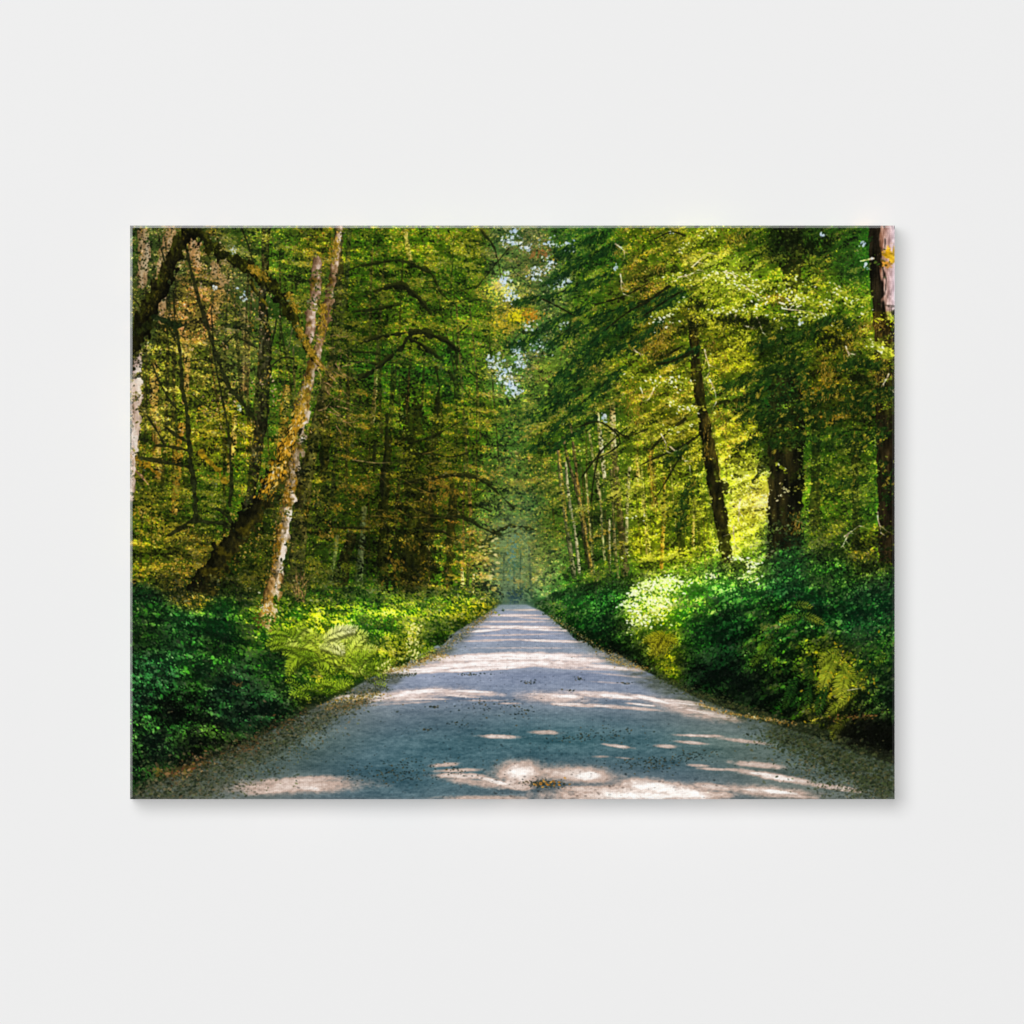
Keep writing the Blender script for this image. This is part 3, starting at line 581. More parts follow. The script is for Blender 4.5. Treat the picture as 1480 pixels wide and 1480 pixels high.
def canopy():
    """leaves hanging in front of the trunks"""
    veil = UP * np.clip(.28 + .42 * N60 + .22 * N24, 0, 1)
    keep = np.ones((H, W), np.float32)
    for p in [[(183, 330), (300, 326), (300, 352), (250, 420), (215, 520), (183, 530)], [(275, 326), (350, 360), (470, 525), (445, 530), (260, 360)]]:
        keep *= 1 - .93 * poly(p, 2)
    keep *= 1 - .85 * poly([(480, 326), (498, 326), (478, 470), (455, 560), (440, 640), (424, 740), (412, 860), (398, 905), (370, 905), (390, 800), (380, 730), (290, 860), (270, 860), (330, 770), (395, 660), (430, 560), (460, 470)], 2)
    keep *= 1 - .7 * poly([(370, 400), (396, 400), (394, 600), (370, 740), (352, 740), (368, 600)], 3)
    keep *= 1 - .93 * poly([(998, 500), (1014, 500), (1036, 640), (1064, 835), (1040, 835), (1012, 640)], 2)
    keep *= 1 - .9 * poly([(1108, 650), (1160, 650), (1158, 760), (1108, 835)], 3)
    keep *= 1 - .95 * poly([(1254, 326), (1296, 326), (1296, 450), (1258, 450)], 1)
    keep *= 1 - .75 * poly([(1266, 600), (1296, 600), (1296, 840), (1272, 840)], 1)
    keep *= 1 - .4 * blot(742, 818, 24, 62, 0, .4)
    keep *= 1 - .5 * poly([(800, 620), (915, 590), (915, 835), (825, 835)], 3)
    scatter(26000, veil * keep, ['leaf', 'leaf', 'leaf', 'clump'], (1.8, 5), mean=.46, jit=.13, ang=(.15, .7))
    bl = UP * keep * smooth(.3, 1.5, N24 * .6 + fbm(92, 12, 8) * .6)
    scatter(9000, bl, ['leaf', 'clump'], (2.2, 5.5), mean=.68, jit=.13, ang=(.15, .7))
    dk = UP * keep * smooth(.5, 1.6, -N24 * .5 - fbm(91, 20, 14) * .6)
    scatter(6000, dk, ['clump', 'leaf'], (3, 7), mean=.2, jit=.1, ang=(.3, .7))
    match(UP * keep, 13)
    sparkle(UP * keep, .12)
    sprays(560, UP * keep * (.9 - .55 * blot(590, 720, 120, 180, 0, .5)), 88)
    gaps = UP * keep * smooth(.9, 1.8, -N24 - .5 * N60) * (1 - smooth(700, 760, PX))
    scatter(1500, gaps, ['leaf', 'clump'], (3, 7), mean=.06, jit=.05)
    glow_specks()
    scatter(2600, UP * keep, ['leaf'], (1.8, 3.6), mean=.85, w=(.05, .16, .1), jit=.12)
    hz = blot(738, 806, 24, 74, 0, .7, .2)
    img[:] += (A(122, 144, 96) - img) * (hz * .3)[..., None]
    scatter(1500, poly([(188, 326), (330, 326), (360, 600), (188, 640)], 8), ['leaf', 'clump'], (2.5, 6), mean=.22, jit=.1)

def sprays(n, dens, seed):
    """flat layered sprays of leaves: a dim underside and a lit top"""
    r = np.random.default_rng(seed); k = 0
    while k < n:
        i, j = r.integers(0, W), r.integers(0, H)
        if r.random() > dens[j, i]: continue
        k += 1
        sl = .16 if i < 560 else -.38
        sl += r.normal(0, .18); rx = r.uniform(9, 24); ry = rx * .24; lv = .62 + .13 * N24[j, i] + r.normal(0, .1)
        for (dy, t0, m, al) in ((4.5, .12, 9, .75), (0, lv, 15, .92)):
            for q in range(m):
                u = r.normal(0, .55) * rx; x = i + u; y = j + dy + u * sl + r.normal(0, ry * .5) + .012 * u * u
                xi, yi = int(min(max(x, 0), W - 1)), int(min(max(y, 0), H - 1))
                c = ramp(yi, xi, np.array(t0 + r.normal(0, .1)))
                put(stamp('leaf' if q % 3 else 'clump', r.uniform(3, 6.5), sl + r.normal(.2, .5)), x + X0, y + Y0, np.clip(c * r.uniform(.85, 1.15), 0, 255), al)

def glow_specks():
    """warm sunlit bark and leaves showing through on the left"""
    r = np.random.default_rng(97)
    d = poly([(188, 326), (330, 326), (480, 560), (470, 860), (188, 860)], 14) * smooth(.35, 1.5, fbm(98, 18, 26, 3))
    ys, xs = np.nonzero(d > .1)
    for k in range(1500):
        q = r.integers(0, len(ys)); i, j = xs[q], ys[q]
        if r.random() > d[j, i]: continue
        hi = j < 300
        c = [(222, 176, 130), (206, 156, 84), (196, 150, 52), (170, 124, 40), (236, 200, 160)][r.integers(0, 5)] if hi else [(206, 160, 60), (180, 140, 40), (160, 120, 36), (214, 180, 90)][r.integers(0, 4)]
        put(stamp('leaf', r.uniform(2, 5.5), 1.5 + r.normal(0, .7)), i + X0, j + Y0, A(*c) * r.uniform(.75, 1.05), .75)

def conifers():
    G0, G1 = (9, 28, 12), (36, 76, 26)
    # boughs sloping down to the left from the right-hand trees
    for k, (p, n, sz, sp) in enumerate([
        ([(985, 415, 1), (930, 435, 1), (880, 450, 1), (830, 470, 1), (790, 500, 1)], 240, (6, 15), 9),
        ([(990, 422, 1), (950, 440, 1), (905, 465, 1), (870, 480, 1), (835, 515, 1), (800, 550, 1)], 340, (6, 16), 10),
        ([(960, 460, 1), (920, 490, 1), (870, 510, 1), (830, 540, 1), (795, 580, 1)], 300, (6, 16), 10),
        ([(900, 350, 1), (860, 365, 1), (820, 385, 1), (790, 410, 1)], 220, (6, 14), 9), ([(870, 335, 1), (840, 350, 1), (800, 365, 1)], 130, (6, 14), 10), ([(880, 395, 1), (840, 410, 1), (800, 425, 1), (765, 430, 1), (745, 436, 1)], 170, (6, 13), 7),
        ([(850, 440, 1), (800, 465, 1), (760, 490, 1), (735, 500, 1)], 190, (6, 13), 8), ([(900, 530, 1), (860, 565, 1), (820, 600, 1), (780, 640, 1), (765, 650, 1)], 210, (6, 14), 9),
        ([(840, 560, 1), (800, 585, 1), (770, 600, 1)], 110, (5, 12), 8), ([(860, 600, 1), (830, 625, 1), (790, 650, 1)], 110, (5, 12), 7), ([(1010, 500, 1), (980, 515, 1), (950, 525, 1)], 100, (5, 12), 6)]):
        br = spline([(x, y, 1) for x, y, _ in p], 4)
        branch([(x, y, .9 + .5 * (1 - i / len(p))) for i, (x, y, _) in enumerate(p)], (18, 24, 10), rough=.2, alpha=.85)
        fronds(p, n, sz, sp, [G0, G1, (110, 140, 34)], 2.35, .35, 'spray', 400 + k, .85)
    # thin dark boughs
    for p in [[(968, 412, 1.6), (940, 432, 1.6), (905, 452, 1.4), (875, 476, 1)], [(985, 420, 1.4), (950, 442, 1.4), (930, 456, 1)], [(935, 410, 1), (900, 428, 1.2), (860, 440, 1)], [(784, 432, 1), (805, 442, 1.2), (830, 456, 1)],
              [(830, 618, .9), (868, 610, 1.2), (895, 640, 1), (846, 672, .8)], [(888, 620, 1.2), (905, 630, 1), (935, 620, 1)], [(905, 618, 1), (870, 650, 1.2), (840, 690, 1)], [(866, 650, .8), (858, 690, 1), (854, 724, .8)],
              [(1000, 508, 2.4), (970, 522, 2), (948, 526, 1.4)], [(985, 500, 1.6), (965, 512, 1.4)], [(1010, 628, 1.8), (985, 645, 2), (950, 660, 1.6), (925, 672, 1)], [(985, 655, 1.2), (965, 690, 1), (950, 715, .8)], [(989, 340, 1.2), (970, 335, 1), (945, 345, 1)],
              [(990, 605, 1.6), (960, 628, 1.4), (940, 650, 1)]]:
        branch(p, (20, 22, 10), rough=.3, alpha=.9)
    r = np.random.default_rng(31)
    # golden hanging moss
    for (x, y, w, h, n) in [(910, 575, 8, 24, 130), (922, 595, 6, 20, 90), (938, 510, 14, 14, 120), (955, 490, 18, 16, 150), (965, 475, 14, 8, 70), (1190, 530, 6, 28, 120), (1200, 545, 6, 24, 90), (1226, 495, 5, 14, 60), (1262, 470, 14, 10, 130), (1245, 476, 10, 8, 60), (1222, 515, 4, 20, 50), (1270, 545, 14, 12, 90), (1280, 520, 8, 12, 60),
                            (1118, 430, 12, 8, 90), (1128, 434, 6, 6, 50), (1160, 555, 5, 12, 50), (1185, 575, 18, 6, 90), (1150, 757, 8, 14, 100), (1060, 345, 16, 8, 90), (950, 388, 10, 6, 50), (893, 365, 5, 12, 40), (1040, 525, 12, 14, 70), (1025, 500, 10, 14, 60), (1035, 600, 14, 14, 80), (1064, 590, 12, 8, 50), (1020, 640, 4, 24, 60), (942, 690, 4, 30, 60), (946, 730, 8, 10, 50)]:
        for k in range(int(n * .95)):
            c = [(190, 146, 44), (160, 118, 30), (124, 94, 26), (212, 176, 84), (92, 76, 24)][r.integers(0, 5)]
            put(stamp('needle', r.uniform(3, 6.5), 1.57 + r.normal(0, .4)), x + r.normal(0, w * .7), y + r.normal(0, h * .6), A(*c) * r.uniform(.75, 1.05), .7)
    # sunlit sprays of leaves, right
    for k, (p, n, sz, sp, a) in enumerate([
        ([(1016, 398, 1), (1045, 394, 1), (1080, 402, 1), (1110, 412, 1)], 260, (2.2, 5.4), 8, .3), ([(1060, 420, 1), (1100, 410, 1), (1140, 408, 1), (1155, 400, 1)], 150, (2.2, 5.4), 7, -.2), ([(1016, 450, 1), (1050, 446, 1), (1090, 450, 1), (1140, 455, 1)], 200, (2.2, 5.4), 7, .1),
        ([(1140, 420, 1), (1170, 430, 1), (1200, 440, 1)], 170, (2.4, 6), 12, .3), ([(1205, 410, 1), (1220, 425, 1), (1228, 445, 1)], 110, (2.4, 6), 8, .3), ([(1235, 430, 1), (1252, 435, 1), (1250, 455, 1)], 110, (2.2, 5.4), 7, .3), ([(1150, 450, 1), (1190, 455, 1), (1225, 462, 1)], 130, (2.2, 5.4), 7, .2),
        ([(990, 430, 1), (975, 445, 1), (945, 452, 1)], 120, (2.2, 5.4), 7, .2), ([(1000, 400, 1), (985, 395, 1), (960, 400, 1)], 100, (2.2, 5.4), 9, .3), ([(900, 535, 1), (930, 545, 1), (970, 552, 1), (995, 545, 1)], 200, (2.2, 5.4), 9, .2), ([(960, 575, 1), (985, 585, 1), (1010, 588, 1)], 110, (2.2, 5.4), 7, .2),
        ([(1255, 490, 1), (1275, 500, 1), (1284, 512, 1)], 110, (4, 10), 8, .6), ([(945, 610, 1), (975, 618, 1), (1005, 608, 1)], 90, (3, 6), 6, .2), ([(905, 745, 1), (925, 742, 1), (935, 752, 1)], 60, (3, 6), 4, .2), ([(1030, 330, 1), (1000, 345, 1), (980, 360, 1)], 100, (2.2, 5.4), 8, .2),
        ([(1122, 668, 1), (1132, 676, 1), (1140, 680, 1)], 26, (3, 6), 2, .3), ([(900, 805, 1), (910, 800, 1)], 20, (3, 5), 4, .3)]):
        fronds(p, n, sz, sp, [(96, 110, 14), (222, 222, 70), (253, 253, 205)], a, .6, 'leaf', 500 + k, .9)
    for k in range(150):                                  # glints nearly white
        p = [(1045, 396, 26, 6), (1060, 405, 22, 8), (1070, 450, 26, 6), (1100, 435, 20, 12), (1165, 425, 24, 12), (960, 465, 20, 10), (1135, 440, 14, 14), (965, 548, 26, 8), (985, 590, 12, 4)][r.integers(0, 9)]
        put(stamp('leaf', r.uniform(2.5, 5.5), r.normal(.3, .6)), p[0] + r.normal(0, p[2] * .7), p[1] + r.normal(0, p[3] * .7), A(253, 252, 222), .9)
    # pale bare twigs
    for (x, y, a, L) in [(889, 352, .7, 24), (896, 395, 1.3, 30), (1063, 455, 1.6, 16), (1093, 458, 1.1, 24), (1075, 470, .3, 18), (980, 400, -.4, 30), (1000, 385, -.3, 30), (1130, 445, .1, 40), (955, 627, 1.1, 26), (968, 645, .55, 40), (1018, 505, 1.4, 34), (1025, 548, 1.1, 34), (1222, 500, 1.4, 20), (1226, 510, .5, 12), (1284, 540, 2., 24), (1285, 560, .6, 16), (916, 505, .8, 14), (925, 560, 1.2, 14), (1048, 392, .5, 16), (1078, 414, .6, 26), (1070, 720, 2., 40), (1060, 760, 1.5, 30), (1220, 775, -.6, 26), (1226, 770, 1.8, 30), (945, 560, 1.8, 26), (1268, 740, 1., 30)]:
        twig(x, y, a, L, 1.2, (232, 205, 170), r, 1, .18, 0, .85)
    # dark hanging boughs over the right-hand trunks
    for k, (p, n, sz, sp) in enumerate([
        ([(1172, 480, 1), (1190, 462, 1), (1212, 458, 1), (1232, 470, 1)], 260, (6, 15), 7), ([(1180, 476, 1), (1140, 484, 1), (1110, 490, 1), (1086, 500, 1)], 300, (6, 15), 7), ([(1155, 526, 1), (1130, 528, 1), (1100, 535, 1), (1070, 548, 1), (1046, 556, 1)], 360, (6, 15), 8),
        ([(1210, 530, 1), (1240, 520, 1), (1270, 525, 1)], 200, (6, 14), 8), ([(1150, 580, 1), (1180, 600, 1), (1210, 590, 1), (1250, 570, 1), (1290, 560, 1)], 380, (6, 15), 14), ([(1075, 590, 1), (1100, 600, 1), (1140, 595, 1)], 260, (6, 14), 12), ([(1130, 500, 1), (1150, 515, 1), (1160, 550, 1)], 220, (6, 14), 12),
        ([(1110, 640, 1), (1150, 625, 1), (1190, 640, 1)], 200, (6, 13), 10), ([(1200, 620, 1), (1240, 630, 1), (1285, 615, 1)], 260, (6, 13), 16), ([(1170, 570, 1), (1220, 560, 1), (1260, 590, 1)], 180, (6, 13), 12), ([(1100, 560, 1), (1080, 575, 1), (1068, 590, 1)], 130, (6, 13), 8), ([(1180, 690, 1), (1200, 700, 1), (1240, 690, 1)], 120, (5, 11), 12), ([(1270, 660, 1), (1285, 690, 1), (1280, 720, 1)], 80, (5, 11), 10),
        ([(990, 640, 1), (975, 660, 1), (960, 665, 1)], 90, (5, 11), 8), ([(1000, 690, 1), (985, 720, 1), (980, 760, 1)], 160, (5, 12), 12), ([(1100, 630, 1), (1060, 645, 1)], 70, (5, 11), 6)]):
        fronds(p, int(n * .6), sz, sp, [(9, 24, 8), (48, 82, 22), (150, 132, 40)], 2.2, .6, 'spray', 600 + k, .88)
    for (x, y, rx, ry, n) in [(1055, 462, 26, 6, 60), (1090, 466, 22, 7, 60), (1205, 495, 22, 10, 60), (1240, 545, 14, 7, 40), (1135, 345, 24, 16, 90), (1195, 350, 10, 8, 30), (1170, 360, 8, 12, 40), (1000, 470, 14, 8, 40), (1010, 440, 12, 6, 30)]:
        for k in range(n):                                # deep shade behind
            put(stamp('spray', r.uniform(6, 12), 1.6 + r.normal(0, .6)), x + r.normal(0, rx * .6), y + r.normal(0, ry * .6), A(12, 18, 6) * r.uniform(.6, 1.6), .75)

def veil_left():
    d = poly([(480, 370), (740, 370), (740, 800), (480, 800)], 12) * smooth(.2, 1.4, fbm(94, 14, 9) * .8 + .4 * N24)
    scatter(1100, d, ['leaf', 'leaf', 'clump'], (2.2, 6), mean=.5, jit=.15, ang=(.2, .7))
    m = poly([(300, 326), (520, 326), (500, 560), (450, 860), (260, 860), (290, 600)], 10) * UP
    d = m * smooth(.5, 1.5, fbm(93, 15, 10) * .8 + .4 * N24)
    scatter(2600, d, ['leaf', 'leaf', 'clump'], (2.2, 6), mean=.46, jit=.16, ang=(.2, .7))

def far_leaves():
    r = np.random.default_rng(51)
    # the boldest arch, and the bright trunk at the very edge, stand clear of the leaves
    for p in [[(524, 545, 4.2), (530, 540, 3.8), (548, 529, 3.4), (568, 512, 3.6), (583, 496, 3), (592, 484, 2.6)], [(540, 489, 2), (560, 484, 2.8), (580, 481, 3.6), (604, 479, 3.6), (626, 485, 3), (647, 494, 2.4), (662, 506, 1.6)], [(588, 488, 2.6), (606, 496, 2.4), (622, 507, 2)], [(561, 414, 3), (583, 413, 3.4), (600, 427, 2.4), (614, 441, 1.8)]]:
        branch(p, (18, 21, 10), top=(44, 50, 16), rough=.5, seed=61, alpha=.85)
    trunk([(198, 520, 5), (197, 560, 7), (195, 620, 6), (191, 690, 4), (189, 720, 3)], (120, 92, 76), (214, 186, 176), (250, 238, 234), lit=.66, contrast=.4, seed=41, bark=(4, 9), rough=.3, alpha=.85)
    scatter(260, poly([(188, 500), (212, 500), (206, 720), (188, 720)], 2) * smooth(.2, 1.2, fbm(99, 9, 9)), ['leaf', 'clump'], (2.5, 6), mean=.3, jit=.15)
    for k in range(260):                                  # warm leaves closing over the road's end
        x, y = 740 + r.normal(0, 26), r.uniform(690, 860)
        if abs(x - 738) < 12 and y > 790 and r.random() < .6: continue
        put(stamp('leaf' if k % 3 else 'clump', r.uniform(2.5, 6), r.normal(.1, .6)), x, y, A(*[(150, 160, 60), (118, 140, 62), (176, 170, 70), (70, 104, 60)][r.integers(0, 4)]) * r.uniform(.75, 1.15), .65)
    for p in [[(752, 800, 1), (751, 840, 1.2), (752, 868, 1.4)], [(764, 790, 1), (766, 830, 1.2), (768, 862, 1.4)], [(728, 800, 1), (727, 840, 1.1), (725, 866, 1.3)], [(742, 820, .8), (743, 864, 1)]]:
        branch(p, (60, 78, 58), rough=.3, alpha=.6)
    for k in range(80):                                  # cream sunlit sprays at the far bend
        x, y = r.uniform(686, 722), r.uniform(772, 858)
        put(stamp('leaf', r.uniform(3, 8), r.normal(0, .25)), x, y, A(*[(214, 196, 100), (196, 172, 80), (150, 140, 50), (236, 218, 150)][r.integers(0, 4)]), .7)
    for (x, y, rx, ry, n, c) in [(745, 790, 14, 24, 60, (140, 136, 60)), (745, 815, 10, 10, 40, (70, 104, 74)), (728, 420, 12, 10, 50, (226, 214, 80)), (716, 412, 8, 8, 40, (228, 200, 120)), (708, 418, 8, 7, 30, (220, 214, 60)), (746, 457, 11, 7, 80, (214, 200, 26)), (768, 455, 12, 8, 60, (190, 130, 30)), (782, 366, 14, 7, 40, (150, 100, 50)), (800, 372, 6, 4, 20, (200, 160, 40)), (740, 800, 6, 30, 40, (90, 128, 116)), (745, 862, 10, 8, 50, (44, 68, 72)), (748, 840, 8, 8, 24, (150, 140, 76)), (738, 415, 10, 5, 24, (235, 232, 130))]:
        for k in range(n):
            put(stamp('leaf', r.uniform(2.5, 6), r.random() * 6), x + r.normal(0, rx * .6), y + r.normal(0, ry * .6), A(*c) * r.uniform(.8, 1.15), .75)

def road():
    m = blur(ROAD, .9)
    v = np.clip((PY - 872) / 282, 0, 1)
    keys = [872, 890, 905, 920, 940, 955, 975, 1000, 1030, 1070, 1110, 1156]
    cols = np.array([(150, 156, 172), (158, 160, 172), (150, 152, 166), (146, 150, 166), (140, 147, 158), (150, 154, 164), (136, 142, 160), (122, 130, 146), (104, 116, 124), (82, 101, 107), (76, 94, 101), (86, 98, 104)], np.float32)
    base = np.stack([np.interp(PY, keys, cols[:, i]) for i in range(3)], -1).astype(np.float32)
    base = base * A(.97, 1.0, 1.02)
    # gravel: grain grows toward the viewer and lies flat
    g = np.zeros((H, W), np.float32); wt = np.zeros((H, W), np.float32)
    for (y, cx, cy, sd) in [(885, 5, 1.2, 301), (930, 7, 1.6, 302), (1000, 8, 2.2, 303), (1080, 7, 2.6, 304), (1150, 7, 3.0, 305)]:
        k = np.exp(-((PY - y) / 40) ** 2) + 1e-4; g += k * fbm(sd, cx, cy, 3, .75); wt += k
    g /= wt
    broad = fbm(310, 120, 12, 3)
    base += (7 * g + 5 * broad + 4 * fbm(311, 34, 6, 3))[..., None] * A(1, .95, .9)
    xc = 742 + (PY - 874) * .02; hw = 12 + (PY - 874) * 1.55
    u = (PX - xc) / hw
    base += (4 * np.exp(-((np.abs(u) - .36) / .13) ** 2) * v)[..., None]        # two worn wheel tracks
    base += A(14, 8, -6) * (smooth(.55, 1.0, np.abs(u)) * smooth(960, 1100, PY))[..., None]
    base += A(-14, -2, -2) * (blot(640, 1110, 170, 55, -.15, .7) * .8)[..., None] + A(-12, -2, -4) * (blot(890, 1070, 150, 30, .1, .7) * .8)[..., None]
    # dappled sun: streaks and pools
    L = np.zeros((H, W), np.float32)
    def pool(cx, cy, rx, ry, a=0., s=1., soft=.6, nz=.09, sd=320):
        nonlocal L
        L = np.maximum(L, s * blot(cx, cy, rx, ry, a, soft + .25 * (ry > 6), nz, sd + int(cx) % 7, 9))
    for q in [(760, 881, 26, 1.4, .0, .45), (745, 889, 40, 1.6, 0, .6), (776, 893, 22, 1.2, .05, .5), (742, 898, 46, 1.2, 0, .5), (748, 906, 64, 2.0, .01, .95), (700, 911, 24, 1.6, -.08, .95), (790, 910, 32, 1.3, .04, .8), (742, 917, 60, 1.1, -.02, .35), (800, 926, 52, 1.6, .03, .75), (712, 925, 46, 1.4, -.03, .5), (760, 936, 70, 1., 0, .3),
              (735, 949, 106, 5.0, -.02, 1.0), (815, 951, 58, 3.4, .06, .95), (690, 950, 60, 4.2, -.09, .75), (730, 959, 110, 4.2, -.02, .85), (655, 962, 62, 3.4, -.12, 1.0), (700, 966, 70, 2.6, -.06, 1.0), (790, 961, 64, 2.6, .02, .6), (600, 969, 40, 3.6, -.02, 1.0), (880, 964, 40, 2.6, .1, .8), (838, 966, 50, 1.6, .04, .45), (570, 967, 20, 3, .1, .8), (910, 965, 30, 1.4, .08, .5), (900, 976, 40, 1.2, .1, .28), (880, 986, 30, 1.2, .06, .22),
              (596, 1004, 56, 7, -.08, .52), (612, 999, 32, 3.2, -.06, 1.0), (570, 1006, 34, 2.4, -.2, .8), (605, 1010, 40, 1.2, .0, .75), (668, 1001, 50, 3.6, .04, .5), (680, 999, 28, 1.8, .04, .95), (660, 1005, 30, 1.4, .08, .6), (528, 1006, 36, 3.4, -.03, .9), (505, 1008, 24, 2.6, 0, .7), (580, 1016, 46, 1.6, -.06, .3), (700, 1012, 30, 1.2, .0, .32),
              (800, 1008, 42, 7, .05, .5), (817, 1006, 22, 2.6, .03, 1.0), (786, 1003, 26, 1.6, .02, .6), (872, 1004, 52, 4.6, .08, .55), (890, 1006, 30, 2.6, .08, 1.0), (850, 1001, 24, 1.4, .0, .7), (946, 1011, 34, 3.0, .22, .95), (930, 1008, 20, 1.6, .15, .9), (980, 1013, 34, 2.4, .1, .6), (826, 1018, 28, 2.2, .05, .8), (844, 1020, 14, 1.4, .05, .8), (870, 1020, 14, 1.4, .03, .8), (928, 1018, 22, 1.4, .1, .8), (900, 1022, 60, 2.4, .08, .45), (990, 1024, 46, 8, .24, .5), (985, 1016, 36, 1.6, .12, .75), (1006, 1027, 40, 1.6, .2, .7), (1034, 1033, 34, 4.6, .22, .62), (735, 1016, 14, 1.2, 0, .4),
              (720, 1064, 25, 2.6, .03, .58), (786, 1058, 20, 2.8, .03, .52), (894, 1078, 18, 2.0, .12, .6), (962, 1078, 14, 2.4, .05, .5), (1012, 1063, 30, 1.8, .04, .62), (1000, 1073, 20, 2, .08, .6), (869, 1093, 11, 1.6, 0, .36), (1010, 1106, 14, 1.8, .06, .5), (1030, 1063, 14, 2, .05, .45), (1078, 1071, 34, 2.4, .12, .42), (900, 1095, 14, 1.2, .1, .28),
              (752, 1117, 32, 14, .05, .78), (750, 1115, 17, 7, .1, 1.0), (738, 1130, 18, 5, -.4, .6), (834, 1119, 50, 10, .08, .66), (848, 1121, 20, 6, -.06, 1.0), (800, 1116, 24, 6, .1, .5), (664, 1121, 36, 4.0, .02, .66), (715, 1129, 32, 3.4, .26, .78), (716, 1128, 20, 1.4, .28, .95), (690, 1131, 42, 5, .12, .38), (660, 1113, 32, 2.4, -.03, .5), (642, 1105, 18, 2.6, -.08, .48), (746, 1136, 24, 5, .1, .55),
              (910, 1146, 104, 11, -.04, .7), (950, 1138, 48, 9, .1, 1.0), (900, 1149, 60, 7, 0, .95), (985, 1146, 46, 8, .1, 1.0), (850, 1141, 36, 5, .02, .56), (935, 1150, 60, 5, 0, .95), (1030, 1137, 26, 4.6, .14, .6), (700, 1153, 60, 3.6, 0, .42),
              (425, 1136, 82, 8.5, -.03, .56), (440, 1127, 56, 5, -.05, .52), (448, 1139, 18, 4, .05, .72), (395, 1142, 40, 4, -.1, .5),
              (1096, 1105, 34, 3.8, .1, .54), (1030, 1111, 20, 2, .06, .46), (1058, 1112, 12, 2, .05, .48), (1124, 1123, 48, 4.4, .17, .72), (1132, 1125, 18, 2.6, .15, 1.0), (1100, 1118, 20, 2, .1, .85), (1208, 1138, 34, 3.4, .14, .58), (1112, 1144, 52, 6.4, .09, .6), (1122, 1144, 28, 2.8, .1, 1.0), (1084, 1141, 20, 2, .08, .75), (1034, 1148, 26, 5, .05, .5), (1150, 1150, 30, 3, .1, .5)]:
        pool(*q)
    st = fbm(330, 34, 1.6, 3)                             # thin shade bars across the light
    L = L * (1 - .34 * smooth(.5, 1.6, st) * (PY < 1040))
    L = np.clip(L + .03 * g * (L > .05), 0, 1)
    far = (1 - smooth(985, 1050, PY))[..., None]
    warm = A(190, 166, 152) * (1 - far) + A(208, 188, 180) * far
    white = A(250, 242, 236) * (1 - far) + A(250, 240, 236) * far
    t = np.clip(L * 1.12, 0, 1)[..., None]
    lit = np.where(t < .45, base + (warm - base) * t / .45, warm + (white - warm) * (t - .45) / .55)
    lit += (8 * g * np.clip(L * 2, 0, 1))[..., None]
    img[:] += (np.clip(lit, 0, 255) - img) * m[..., None]
    vg = poly([(188, 1140), (233, 1118), (300, 1094), (348, 1076), (397, 1054), (445, 1022), (471, 1012), (498, 994), (546, 976), (565, 950), (628, 934), (668, 904), (712, 872), (720, 876), (690, 904), (654, 940), (602, 962), (556, 1000), (512, 1026), (427, 1070), (330, 1132), (290, 1160), (188, 1160)], 5)
    vg = np.maximum(vg, poly([(780, 880), (852, 918), (905, 948), (1020, 1008), (1161, 1042), (1300, 1080), (1300, 1160), (1270, 1160), (1206, 1108), (1120, 1066), (1087, 1050), (1010, 1026), (940, 994), (890, 964), (840, 930)], 6))
    vg = np.clip(vg * (1 + .35 * fbm(345, 16, 6)), 0, 1) * (1 - .8 * np.clip(L * 1.5, 0, 1))
    vb = A(66, 70, 50) + (A(52, 60, 36) - A(66, 70, 50)) * smooth(880, 1000, PX)[..., None]
    img[:] += ((vb + 9 * g[..., None]) - img) * (vg * .6)[..., None]
    hz = blot(738, 876, 34, 5, 0, .8)
    img[:] += (A(118, 140, 126) - img) * (hz * .4)[..., None]
    # stones, leaf crumbs
    r = np.random.default_rng(61)
    for k in range(1100):
        y = 900 + 255 * r.random() ** .6; s = (y - 870) / 280
        hwid = 12 + (y - 874) * 1.5; x = 742 + r.normal(0, .45) * hwid
        j = min(H - 1, int(y - Y0)); i = int(x - X0)
        if not (0 <= i < W) or m[j, i] < .5: continue
        p = img[j, i]; f = r.choice([.55, .68, .8, 1.15, 1.28], p=[.22, .25, .25, .16, .12])
        put(stamp('leaf', 1.2 + 4.2 * s * r.random() ** 2 + s, r.normal(0, .3)), x, y, np.clip(p * f, 0, 255), .7)
    for (x, y, rx, ry, n) in [(626, 1021, 7, 1.2, 26), (790, 1133, 22, 4, 150), (775, 1131, 12, 4, 60), (763, 985, 10, 2, 16), (835, 981, 8, 2, 14), (822, 997, 8, 1, 8), (905, 987, 8, 1.5, 12), (680, 974, 24, 1.5, 24), (930, 1106, 40, 8, 90), (965, 1098, 40, 5, 60), (1000, 1090, 30, 5, 50), (830, 1066, 26, 4, 50), (690, 1020, 30, 8, 30), (600, 1110, 60, 12, 120), (560, 1120, 50, 10, 90), (880, 1060, 40, 8, 50), (740, 1025, 40, 10, 40), (660, 1046, 14, 3, 14), (620, 1054, 12, 2, 10)]:
        for k in range(n):
            put(stamp('leaf', r.uniform(1.8, 4), r.normal(0, .4)), x + r.normal(0, rx * .7), y + r.normal(0, ry * .7), A(*[(24, 36, 34), (40, 52, 44), (70, 60, 34), (30, 40, 40)][r.integers(0, 4)]), .8)
    for k in range(26):
        put(stamp('leaf', r.uniform(3, 5.5), r.normal(0, .6)), 792 + r.normal(0, 10), 1132 + r.normal(0, 3), A(*[(176, 120, 44), (206, 150, 60), (130, 90, 40)][r.integers(0, 3)]), .9)

